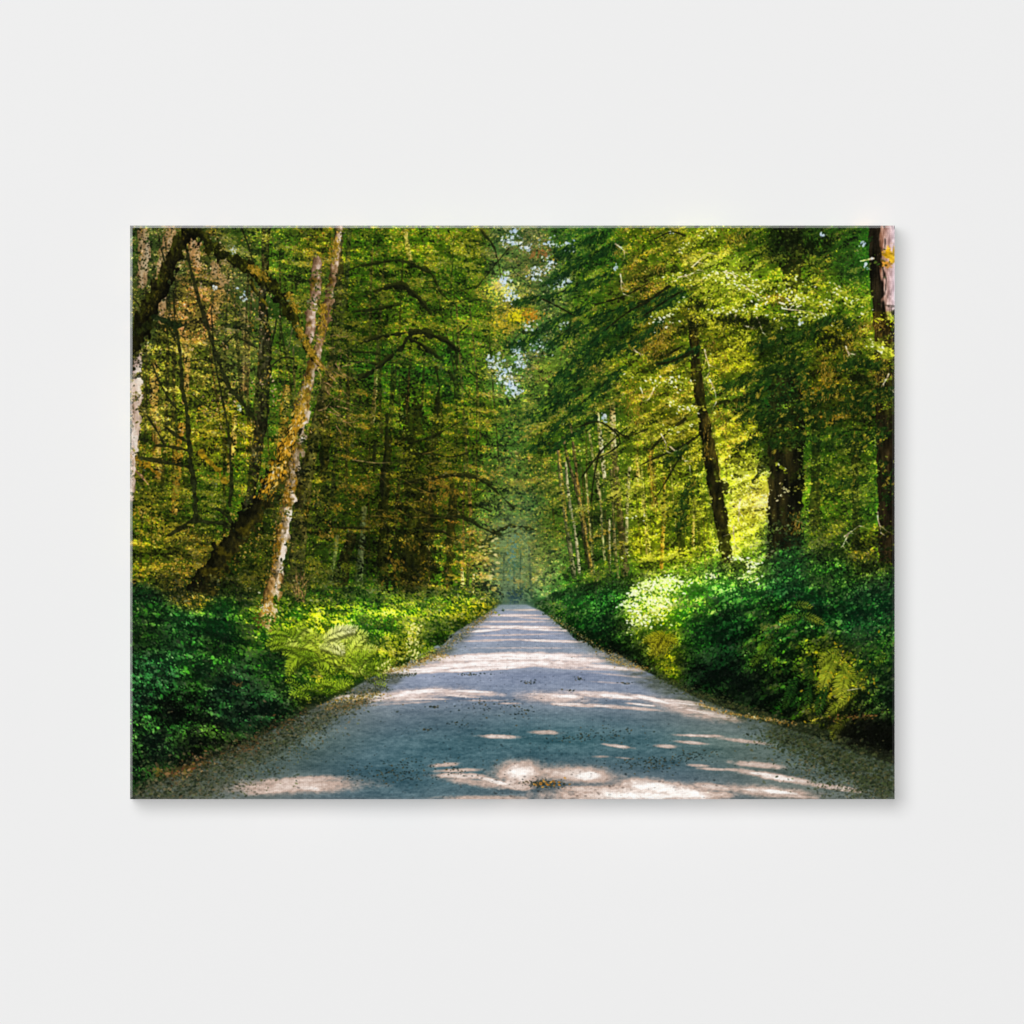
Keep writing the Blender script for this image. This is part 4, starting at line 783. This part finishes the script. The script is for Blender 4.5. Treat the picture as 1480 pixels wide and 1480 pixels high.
def litter():
    """fallen leaves along both verges"""
    r = np.random.default_rng(71)
    def strip(path, n, wd, cols, sz, jy=.5):
        p = spline(path, 2.)
        for k in range(n):
            q = p[r.integers(0, len(p))]; s = q[2]
            z = r.standard_t(4, 2) * .8; x, y = q[0] + z[0] * wd * s, q[1] + z[1] * wd * jy * s
            if y > 1158: continue
            c = A(*cols[r.integers(0, len(cols))]) * r.uniform(.7, 1.2)
            c = c + (A(60, 64, 46) - c) * r.uniform(0, .3)
            put(stamp('leaf' if r.random() < .8 else 'clump', (sz[0] + (sz[1] - sz[0]) * r.random() ** 2.4) * (.4 + .6 * s), r.normal(0, .6)), x, y, np.clip(c, 0, 255), r.uniform(.35, .85))
    dull = [(92, 92, 62), (64, 72, 42), (112, 104, 70), (36, 48, 28), (16, 26, 16), (128, 108, 76), (28, 38, 24), (50, 62, 38), (92, 100, 56), (20, 30, 20)]
    gold = [(206, 150, 50), (232, 196, 120), (176, 120, 30), (246, 228, 180), (140, 110, 40), (190, 160, 80), (110, 110, 30)]
    strip([(188, 1152, 1.3), (260, 1128, 1.25), (330, 1096, 1.1), (400, 1066, .95), (455, 1040, .8), (500, 1018, .65), (545, 996, .5)], 3600, 20, dull, (2, 7), .55)
    strip([(220, 1162, 1.2), (320, 1130, 1.1), (400, 1090, .9), (470, 1050, .7)], 1300, 26, dull, (2, 6), .6)
    strip([(230, 1122, 1), (300, 1100, 1), (350, 1080, .9), (400, 1052, .8), (440, 1030, .7)], 900, 9, [(24, 30, 14), (40, 44, 20), (90, 62, 34), (120, 84, 50), (14, 20, 10), (60, 72, 30)], (3, 7), .6)
    strip([(225, 1110, 1), (236, 1116, 1), (262, 1116, 1), (290, 1102, 1)], 90, 6, [(160, 120, 74), (186, 146, 96), (120, 60, 34), (96, 74, 24), (150, 130, 40)], (4, 11), .6)
    strip([(475, 1014, .6), (510, 1009, .6), (548, 1003, .55)], 420, 12, gold + [(250, 236, 205)], (2, 5), .5)
    strip([(470, 1024, .6), (500, 1020, .6), (530, 1012, .5)], 260, 9, [(150, 110, 60), (110, 84, 44), (80, 76, 40), (190, 150, 90)], (2, 5), .5)
    strip([(554, 972, .5), (590, 962, .5), (620, 952, .45), (645, 946, .4)], 520, 10, gold, (2, 5), .5)
    strip([(530, 985, .5), (560, 978, .5), (600, 974, .4)], 340, 8, dull + [(30, 44, 20)], (2, 5), .5)
    strip([(600, 958, .45), (640, 938, .4), (665, 918, .35), (690, 899, .3), (712, 883, .25)], 620, 12, gold + gold + dull, (2, 5), .5)
    strip([(795, 890, .3), (830, 912, .35), (870, 938, .45), (905, 956, .5)], 560, 10, dull[2:] + gold, (2, 5), .5)
    strip([(880, 952, .5), (905, 960, .5), (935, 966, .5)], 260, 8, gold, (2, 5), .4)
    strip([(950, 975, .6), (1000, 1000, .7), (1060, 1020, .8), (1120, 1040, .9)], 1300, 9, [(40, 56, 24), (26, 40, 18), (72, 84, 34), (90, 84, 44), (50, 66, 36)], (2, 6), .6)
    strip([(1010, 1016, .6), (1050, 1030, .7), (1100, 1038, .8), (1150, 1046, .9)], 380, 5, gold + [(220, 150, 70)], (2, 6), .4)
    strip([(1115, 1062, .9), (1170, 1078, 1.1), (1230, 1104, 1.3), (1290, 1136, 1.4)], 3200, 20, [(56, 70, 36), (38, 52, 28), (74, 82, 42), (24, 34, 20), (88, 84, 48), (62, 76, 42), (16, 24, 14)], (2, 7), .6)
    strip([(1150, 1100, 1), (1210, 1130, 1), (1270, 1152, 1)], 700, 18, dull, (2, 6), .5)
    strip([(1200, 1040, .8), (1220, 1036, .8), (1262, 1034, .8)], 90, 6, [(190, 120, 70), (170, 110, 40), (120, 80, 30), (60, 40, 20)], (2, 6), .4)

def bushes():
    r = np.random.default_rng(81)
    rim = 5 * (fbm(340, 30, 26, 3) + .5 * fbm(341, 9, 9, 2))
    left = poly([(180, 862), (240, 852), (300, 856), (345, 862), (400, 858), (470, 866), (520, 850), (560, 862), (610, 848), (660, 852), (716, 862), (722, 872), (700, 886), (660, 908), (640, 930), (606, 944), (575, 962), (556, 960), (540, 975), (500, 990), (480, 1006), (455, 1004), (430, 1028), (380, 1054), (330, 1080), (270, 1096), (236, 1118), (180, 1150)], 4)
    right = poly([(768, 872), (790, 862), (830, 846), (880, 842), (905, 832), (950, 826), (1000, 832), (1050, 812), (1100, 818), (1130, 790), (1190, 786), (1240, 800), (1300, 820), (1300, 1092), (1230, 1066), (1160, 1046), (1060, 1014), (1000, 998), (950, 976), (905, 952), (850, 930), (815, 906), (785, 886)], 4)
    ay, ax = np.mgrid[0:H, 0:W]
    for m, sd in ((left, 1), (right, 2)):
        k = smooth(.35, .65, m + .2 * rim / 5) * smooth(.05, .3, m)
        under = ramp(ay, ax, .12 + .05 * N24)
        img[:] += (under - img) * k[..., None]
    lf, rt = left, right
    lr = smooth(.22, .7, lf + rt + .16 * rim / 5) * (lf + rt > .12)
    farm = 1 - smooth(880, 930, PY)
    near = 1 - smooth(430, 480, PX) + smooth(975, 1030, PX); near = np.clip(near, 0, 1) * smooth(845, 870, PY)
    flow = (.75, .55)
    lm, rm = smooth(.22, .7, lf + .16 * rim / 5) * (lf > .12), smooth(.22, .7, rt + .16 * rim / 5) * (rt > .12)
    scatter(16000, lr, ['leaf'], (2, 5), mean=.4, jit=.17, ang=flow)
    for mk, an in ((lm, (.8, .45)), (rm, (2.3, .5))):
        scatter(5200, mk * near, ['leaf', 'leaf', 'maple'], (4, 9), mean=.42, w=(.04, .13, .05), jit=.1, ang=an)
        scatter(5200, mk * (1 - near), ['leaf', 'clump'], (2.5, 6), mean=.46, w=(.04, .13, .05), jit=.11, ang=an)
    dome = fbm(355, 46, 30, 3)
    dk = lr * smooth(.5, 1.5, -dome)
    scatter(2600, dk, ['leaf', 'clump'], (3, 7), mean=.12, jit=.07, ang=flow)
    match(lr, 12, .55, 2.4)
    sparkle(lr, .06)
    # each shrub is a mound: lit crown, dim skirt
    for (x, y, rx, ry) in [(700, 872, 26, 18), (665, 880, 32, 28), (625, 890, 34, 36), (830, 876, 30, 28), (582, 908, 40, 46), (872, 884, 40, 46), (532, 904, 40, 44), (1150, 842, 80, 60), (1240, 850, 70, 50), (1020, 862, 60, 44), (940, 876, 46, 56), (222, 900, 60, 50), (320, 895, 70, 48), (1080, 880, 70, 56), (476, 925, 60, 56), (400, 940, 60, 60), (1190, 910, 70, 60), (1000, 920, 50, 56), (262, 990, 80, 60), (360, 1000, 60, 50), (1270, 930, 60, 60), (1110, 960, 70, 50), (215, 1060, 60, 50), (300, 1060, 60, 36), (1215, 990, 60, 50), (430, 1000, 40, 34)]:
        d = np.sqrt(((PX - x) / rx) ** 2 + ((PY - y) / ry) ** 2) + .09 * fbm(356, 12, 9, 3)
        w = (1 - smooth(.72, 1.05, d)) * lr
        img[:] = np.clip(img * (1 + w * np.clip(-.5 * (PY - y) / ry + .04, -.5, .42))[..., None], 0, 255)
    for mk, an in ((lm, (.8, .45)), (rm, (2.3, .5))):
        lit = mk * smooth(.1, 1.3, dome * .6 + fbm(350, 16, 10) * .7)
        scatter(1900, lit * near, ['leaf', 'leaf', 'maple'], (3.5, 8.5), mean=.58, w=(.04, .1, .04), jit=.09, ang=an)
        scatter(2400, lit * (1 - near), ['leaf', 'clump'], (2.4, 5.5), mean=.66, w=(.04, .1, .04), jit=.11, ang=an)
    tops = np.zeros((H, W), np.float32)
    for (x, y, rx, ry) in [(480, 852, 40, 26), (545, 846, 34, 24), (602, 844, 30, 20), (652, 850, 24, 16), (250, 854, 46, 20), (338, 850, 34, 18), (430, 850, 36, 26), (1180, 786, 60, 30), (1262, 812, 46, 30), (1052, 818, 36, 22), (1120, 800, 36, 26), (868, 842, 34, 16), (690, 856, 22, 12)]:
        tops = np.maximum(tops, blot(x, y, rx, ry, 0, .5, .4, 357, 11))
    scatter(3600, tops, ['leaf', 'leaf', 'clump', 'maple'], (2.5, 7), mean=.42, jit=.17, ang=(.6, .9))
    trunk([(396, 838, 8.5), (391, 862, 9.5), (384, 896, 12)], (70, 50, 22), (176, 132, 70), (250, 232, 208), lit=.55, side=1, contrast=.8, seed=52, bark=(4, 6), rough=.35, moss=(170, 116, 24), mossamt=0, alpha=.85)
    for k in range(110):
        x, y = 385 + r.normal(0, 7), 880 + r.normal(0, 8)
        put(stamp('leaf', r.uniform(2, 5), r.random() * 6), x, y, A(*[(240, 200, 120), (216, 150, 50), (250, 240, 225), (150, 110, 24)][r.integers(0, 4)]), .7)
    for k in range(60):
        put(stamp('leaf', r.uniform(3, 6), r.random() * 6), 384 + r.normal(0, 14), 896 + r.normal(0, 5), A(60, 96, 20) * r.uniform(.5, 1.6), .85)
    # leaves spilling over the verge
    ov = blur(((lf + rt) > .35).astype(np.float32), 7); ov = np.clip(4 * ov * (1 - ov), 0, 1) * smooth(.2, 1.2, fbm(358, 14, 10, 3)) * (PY > 880) * (PX < 740)
    scatter(500, ov, ['leaf', 'clump'], (2.5, 6), mean=.5, jit=.16, ang=(.9, .7))
    # ferns in the sun on the left
    Y1, Y2, Y3 = A(240, 250, 124), A(200, 222, 52), A(124, 162, 28)
    for (bx, by, n, L0, L1, lo, hi, c0, c1) in [(446, 950, 16, 34, 54, -2.9, -.3, Y3, Y2), (470, 945, 22, 40, 62, -2.3, -.2, Y2, Y1), (498, 958, 16, 34, 52, -1.9, -.1, Y2, Y1), (520, 965, 10, 26, 38, -1.8, 0, Y3, Y2), (478, 1000, 12, 22, 34, -2.6, -.4, Y3, Y2), (448, 1004, 8, 20, 30, -2.8, -.6, Y3, Y2), (425, 930, 8, 26, 40, -2.8, -1., Y3, Y2), (540, 972, 6, 18, 28, -1.6, 0, Y3, Y2), (470, 930, 8, 34, 50, -1.2, -.2, Y1, A(252, 250, 190)), (600, 948, 6, 16, 26, -2.6, -.6, Y3, Y2)]:
        for k in range(n * 5):
            put(stamp('leaf', r.uniform(3, 7), r.random() * 6), bx + r.normal(0, L1 * .38), by - L1 * .3 + r.normal(0, L1 * .22), A(62, 90, 14) * r.uniform(.4, 1.3), .6)
        for k in range(int(n * .7)):
            a = r.uniform(lo, hi); sg = 1 if a > -1.57 else -1
            fern(bx + r.normal(0, 7), by + r.normal(0, 6), a, r.uniform(L0, L1), sg * r.uniform(.7, 1.7), c0, c1, .8, r)
    for k in range(60):                                   # pale blooms beside the verge
        x, y = [(598, 905), (594, 930), (558, 962), (600, 945)][k % 4]
        put(stamp('leaf', r.uniform(3, 6), r.random() * 6), x + r.normal(0, 5), y + r.normal(0, 5), A(240, 232, 150), .85)
    # the maple in full sun, right
    for (x, y, rx, ry, n) in [(962, 838, 20, 5, 70), (935, 845, 14, 4, 50), (952, 850, 20, 6, 60), (918, 856, 10, 6, 40), (935, 866, 16, 6, 50), (960, 866, 12, 5, 36), (905, 872, 10, 4, 30), (945, 876, 14, 6, 30), (985, 842, 10, 4, 18), (918, 885, 10, 8, 26), (935, 898, 12, 8, 26), (910, 900, 6, 8, 14), (1066, 806, 9, 3, 24), (1085, 816, 10, 5, 26), (1027, 832, 6, 3, 14), (1085, 825, 6, 3, 12), (1092, 838, 6, 4, 10), (1075, 834, 6, 3, 10), (950, 890, 16, 10, 16)]:
        for k in range(n):
            put(stamp('maple' if r.random() < .25 else 'leaf', r.uniform(3, 6.5), .25 + r.normal(0, .6)), x + r.normal(0, rx * .6), y + r.normal(0, ry * .7), A(253, 253, 222) - r.random() ** 2 * A(40, 10, 130), .92)
    for k in range(9):                                    # a fern gone yellow
        fern(966 + r.normal(0, 8), 918 + r.normal(0, 6), r.uniform(2.0, 3.5), r.uniform(20, 34), r.uniform(-.9, .2), A(150, 146, 20), A(196, 190, 44), .85, r)
    for k in range(5):
        fern(948 + r.normal(0, 6), 912 + r.normal(0, 4), r.uniform(.2, 1.6), r.uniform(14, 24), r.uniform(0, .8), A(140, 140, 20), A(186, 180, 36), .85, r)
    # sun-touched ferns on the right
    O1, O2, O3, O4 = A(122, 146, 28), A(206, 206, 58), A(18, 60, 18), A(64, 100, 26)
    for (x, y, a, L, b, c0, c1) in [(1215, 940, 2.9, 42, -1.0, O1, O2), (1210, 945, 2.6, 44, -.8, O1, O2), (1225, 955, 2.5, 52, -.9, O1, O2), (1218, 952, 2.2, 56, -.5, O1, O2), (1232, 962, 2.1, 54, -.5, O1, O2), (1205, 938, 3.1, 40, -.9, O1, O2), (1228, 950, 1.9, 50, -.2, O1, O2), (1236, 968, 1.7, 44, -.2, O1, O2), (1205, 960, .3, 40, .9, O1, O2), (1215, 965, .1, 44, .9, O1, O2), (1226, 970, .5, 34, .7, O1, O2),
                                    (1165, 950, 2.2, 40, -.5, O3, O4), (1180, 965, 2., 46, -.5, O3, O4), (1175, 985, 1.9, 40, -.4, O3, O4), (1160, 975, 2.1, 40, -.4, O3, O4), (1150, 990, 2., 36, -.3, O3, O4), (1195, 990, 2.1, 40, -.4, O3, O4), (1145, 930, 2.6, 36, -.6, O3, O4), (1120, 915, 2.7, 34, -.5, O4, O1), (1112, 935, 2.5, 30, -.6, O4, O1), (1112, 940, .8, 24, .6, O4, O1),
                                    (1148, 898, 3.1, 40, -.6, O4, O2), (1150, 892, 3.3, 34, -.6, O4, O2), (1170, 896, .1, 34, .5, O4, O2), (1175, 900, .5, 30, .6, O4, O2), (1140, 878, 3.4, 36, -.6, O4, O2), (1142, 876, -.2, 36, .5, O4, O2), (1160, 884, .1, 32, .5, O4, O2), (1230, 1020, 2.9, 40, -.7, O1, O2), (1225, 1030, 2.8, 44, -.5, O1, O2), (1240, 1000, 2.6, 40, -.6, O1, O2), (1270, 945, 2.9, 26, -.7, O4, O1), (1262, 960, 2.5, 30, -.6, O4, O1), (1285, 900, 2.9, 36, -.6, O3, O4)]:
        if r.random() < .8:
            fern(x + r.normal(0, 6), y + r.normal(0, 3), a + r.normal(0, .15), L * r.uniform(.85, 1.1), b, c0 * r.uniform(.8, 1.05), c1 * r.uniform(.85, 1.05), .82, r)
    for k in range(80):
        x, y = 1222 + r.normal(0, 24), 985 + r.normal(0, 24)
        put(stamp('leaf', r.uniform(2.5, 6), r.random() * 6), x, y, A(*[(214, 180, 40), (180, 150, 26), (120, 120, 24)][r.integers(0, 3)]), .7)
    twig(1150, 752, -.15, 24, .8, (150, 150, 96), r, 0)
    twig(1225, 997, -.03, 20, 1., (230, 220, 170), r, 0, .05)
    for k in range(40):                                   # dry twigs by the birch foot
        twig(r.uniform(425, 440), r.uniform(832, 870), -1.4 + r.normal(0, .5), r.uniform(10, 26), .7, (180, 130, 84), r, 0, .2, 0, .5)
    scatter(260, lr * near * smooth(.8, 1.8, fbm(360, 10, 8)), ['leaf'], (2, 3.5), mean=.72, jit=.1)
    for k in range(16):
        put(stamp('leaf', r.uniform(2, 4), r.random() * 6), 342 + r.normal(0, 4), 989 + r.normal(0, 2), A(120, 84, 44) * r.uniform(.6, 1.1), .7)
    m = blot(1256, 1062, 52, 22, .25, .5, .25, 77, 12)     # bare dark hollow under the right-hand bush
    img[:] += (A(9, 11, 6) - img) * (m * .72)[..., None]
    m = blot(1060, 985, 60, 16, .35, .6, .35, 78, 10)
    img[:] += (A(4, 12, 6) - img) * (m * .55)[..., None]

def finish():
    g = np.random.default_rng(99)
    img[:] = blur(img, .42)
    img[:] = np.clip(img + .75 * (img - blur(img, 1.3)), 0, 255)
    b = blur(img, 8.); hi = np.clip(b - 70, 0, None)       # the soft glow of the print
    img[:] = img * .9 + b * .1 + hi * .06
    lum = img.mean(-1, keepdims=True)
    img[:] = lum + (img - lum) * 1.02
    n = g.normal(0, 1, (H, W, 1)).astype(np.float32)
    img[:] += blur(n, .6) * 5.5
    np.clip(img, 0, 255, out=img)

forest(); big_trunks(); canopy(); sky(); over_gap(); arches(); left_trees(); veil_left(); far_leaves(); conifers(); road(); bushes(); litter(); finish()

# ------------------------------------------------------------------ scene
import bpy, bmesh
sc = bpy.context.scene
PXM = 0.9 / W                                  # metres per photograph pixel
PW, PH = W * PXM, H * PXM                      # print 0.90 x 0.675 m
DEPTH = 0.045                                  # stretcher depth

def link(name, bm, mat, parent=None):
    me = bpy.data.meshes.new(name); bm.to_mesh(me); bm.free()
    o = bpy.data.objects.new(name, me); sc.collection.objects.link(o)
    me.materials.append(mat)
    if parent: o.parent = parent
    return o

# the printed picture, kept in memory
pic = bpy.data.images.new('forest_road_picture', W, H, alpha=False, float_buffer=False)
buf = np.ones((H, W, 4), np.float32); buf[..., :3] = img[::-1] / 255.
pic.pixels.foreach_set(buf.ravel()); pic.update(); pic.pack()

def print_material(name, rough, spec, weave):
    m = bpy.data.materials.new(name); m.use_nodes = True
    nt = m.node_tree; b = nt.nodes['Principled BSDF']; L = nt.links.new
    uv = nt.nodes.new('ShaderNodeUVMap'); uv.uv_map = 'print'
    t = nt.nodes.new('ShaderNodeTexImage'); t.image = pic; t.extension = 'MIRROR'; t.interpolation = 'Cubic'
    L(uv.outputs[0], t.inputs[0])
    b.inputs['Roughness'].default_value = rough
    b.inputs['Specular IOR Level'].default_value = spec
    # warp and weft of the cloth
    tc = nt.nodes.new('ShaderNodeTexCoord')
    waves = []
    for d in ('X', 'Z'):
        w = nt.nodes.new('ShaderNodeTexWave'); w.wave_type = 'BANDS'; w.bands_direction = d
        w.inputs['Scale'].default_value = 2 * math.pi / (20 * 2.9 * PXM)
        w.inputs['Distortion'].default_value = .6; w.inputs['Detail'].default_value = 1.; w.inputs['Detail Scale'].default_value = .4
        L(tc.outputs['Object'], w.inputs['Vector']); waves.append(w)
    mul = nt.nodes.new('ShaderNodeMath'); mul.operation = 'MULTIPLY'
    L(waves[0].outputs['Fac'], mul.inputs[0]); L(waves[1].outputs['Fac'], mul.inputs[1])
    mr = nt.nodes.new('ShaderNodeMapRange')
    mr.inputs['To Min'].default_value = 1 - weave * .4; mr.inputs['To Max'].default_value = 1 + weave
    L(mul.outputs[0], mr.inputs['Value'])
    mx = nt.nodes.new('ShaderNodeMix'); mx.data_type = 'RGBA'; mx.blend_type = 'MULTIPLY'; mx.inputs[0].default_value = 1
    L(t.outputs['Color'], mx.inputs[6]); L(mr.outputs[0], mx.inputs[7]); L(mx.outputs[2], b.inputs['Base Color'])
    bp = nt.nodes.new('ShaderNodeBump'); bp.inputs['Strength'].default_value = .25; bp.inputs['Distance'].default_value = .0004
    L(mul.outputs[0], bp.inputs['Height'])
    if spec < .5: L(bp.outputs[0], b.inputs['Normal'])
    return m
face_mat = print_material('matte_printed_canvas', .95, .03, .08)
edge_mat = print_material('satin_canvas_fold', .22, .85, .05)

wall_mat = bpy.data.materials.new('smooth_white_paint'); wall_mat.use_nodes = True
nt = wall_mat.node_tree; b = nt.nodes['Principled BSDF']
b.inputs['Base Color'].default_value = (.855, .855, .855, 1); b.inputs['Roughness'].default_value = .95; b.inputs['Specular IOR Level'].default_value = 0.
nz = nt.nodes.new('ShaderNodeTexNoise'); nz.inputs['Scale'].default_value = 260; nz.inputs['Detail'].default_value = 3
bp = nt.nodes.new('ShaderNodeBump'); bp.inputs['Strength'].default_value = .03; bp.inputs['Distance'].default_value = .0003
tc = nt.nodes.new('ShaderNodeTexCoord')
nt.links.new(tc.outputs['Object'], nz.inputs['Vector']); nt.links.new(nz.outputs['Fac'], bp.inputs['Height']); nt.links.new(bp.outputs[0], b.inputs['Normal'])

# wall in the plane y = 0, seen from -y
bm = bmesh.new()
bmesh.ops.create_cube(bm, size=1)
for v in bm.verts: v.co.x *= 5; v.co.z *= 5; v.co.y = v.co.y * .1 + .05
wall = link('wall', bm, wall_mat)
wall['kind'] = 'structure'; wall['label'] = 'plain smooth white wall behind the forest canvas print'

# the stretched canvas
root = bpy.data.objects.new('canvas_print', None); sc.collection.objects.link(root)
root.location = (0, 0, 0)
root['label'] = 'large stretched canvas print of a sunlit gravel forest road, hanging on a white wall'
root['category'] = 'canvas print'

IN = 3.4 * PXM                                 # width of the rounded fold, as seen from the front
DROP = IN * math.tan(math.radians(10))         # how far the fold falls back
def P(x, z, y): return (x, y, z)
def uvset(bm, fn):
    l = bm.loops.layers.uv.new('print')
    for f in bm.faces:
        for lp in f.loops: lp[l].uv = fn(lp.vert.co)
bm = bmesh.new()
hx, hz = PW / 2 - IN, PH / 2 - IN
n = 24                                         # the cloth sags a hair between the bars
rows = [[bm.verts.new(P(-hx + 2 * hx * i / n, -hz + 2 * hz * j / n, -DEPTH + .0004 * (math.sin(math.pi * i / n) * math.sin(math.pi * j / n)) ** .5)) for i in range(n + 1)] for j in range(n + 1)]
for j in range(n):
    for i in range(n): bm.faces.new((rows[j][i], rows[j][i + 1], rows[j + 1][i + 1], rows[j + 1][i]))
uvset(bm, lambda c: (c.x / PW + .5, c.z / PH + .5))
for f in bm.faces: f.smooth = True
face = link('printed_face', bm, face_mat, root)

bm = bmesh.new()
def ring(ix, y): return [bm.verts.new(P(sx * (PW / 2 - ix), sz * (PH / 2 - ix), y)) for sx, sz in ((-1, -1), (1, -1), (1, 1), (-1, 1))]
r0, r1, r2, r3 = ring(IN, -DEPTH), ring(0.0, -DEPTH + DROP), ring(0.0, -.002), ring(.03, -.002)
for a_, b_ in ((r0, r1), (r1, r2), (r2, r3)):
    for k in range(4): bm.faces.new((a_[k], b_[k], b_[(k + 1) % 4], a_[(k + 1) % 4]))
bmesh.ops.recalc_face_normals(bm, faces=bm.faces)
def wrap(c):                                   # the picture mirrors round the sides
    d = max(0., c.y + DEPTH - DROP) 
    u, v = c.x / PW + .5, c.z / PH + .5
    if abs(abs(c.x) - PW / 2) < 1e-5: u += math.copysign(d / PW, c.x)
    if abs(abs(c.z) - PH / 2) < 1e-5: v += math.copysign(d / PH, c.z)
    return (u, v)
uvset(bm, wrap)
for f in bm.faces:                             # only the stretched fold is shiny, the sides are matte
    if max(v.co.y for v in f.verts) > -DEPTH + 2 * DROP: f.material_index = 1
edge = link('wrapped_edge', bm, edge_mat, root)
edge.data.materials.append(face_mat)

# ------------------------------------------------------------------ light: two studio lamps, no daylight
def lamp(name, loc, size, share):
    d = math.dist(loc, (0, 0, 0))
    l = bpy.data.lights.new(name, 'AREA'); l.shape = 'DISK'; l.size = size
    cosw = abs(loc[1]) / d
    l.energy = share * math.pi ** 2 * d * d / cosw
    o = bpy.data.objects.new(name, l); sc.collection.objects.link(o); o.location = loc
    import mathutils
    o.rotation_euler = (mathutils.Vector((0, 0, 0)) - mathutils.Vector(loc)).to_track_quat('-Z', 'Y').to_euler()
    return o
t_ = .255
lamp('key_lamp', (-30 * t_, -30, 30 * t_), 20.0, .53)
lamp('front_lamp', (0, -30, 0), 1.6, .515)
w = bpy.data.worlds.new('World'); sc.world = w; w.use_nodes = True
w.node_tree.nodes['Background'].inputs[0].default_value = (0, 0, 0, 1); w.node_tree.nodes['Background'].inputs[1].default_value = 0

# ------------------------------------------------------------------ camera
cam = bpy.data.cameras.new('camera'); co = bpy.data.objects.new('camera', cam); sc.collection.objects.link(co)
D = 12.0
co.location = (-.5 * PXM, -DEPTH - D, .5 * PXM); co.rotation_euler = (math.pi / 2, 0, 0)
cam.sensor_width = 36; cam.lens = 36 * D / (1480 * PXM); cam.clip_end = 100
sc.camera = co

vs = sc.view_settings
sc.display_settings.display_device = 'sRGB'
vs.view_transform = 'Standard'; vs.look = 'None'; vs.exposure = 0; vs.gamma = 1; vs.use_curve_mapping = False
sc.cycles.max_bounces = 4
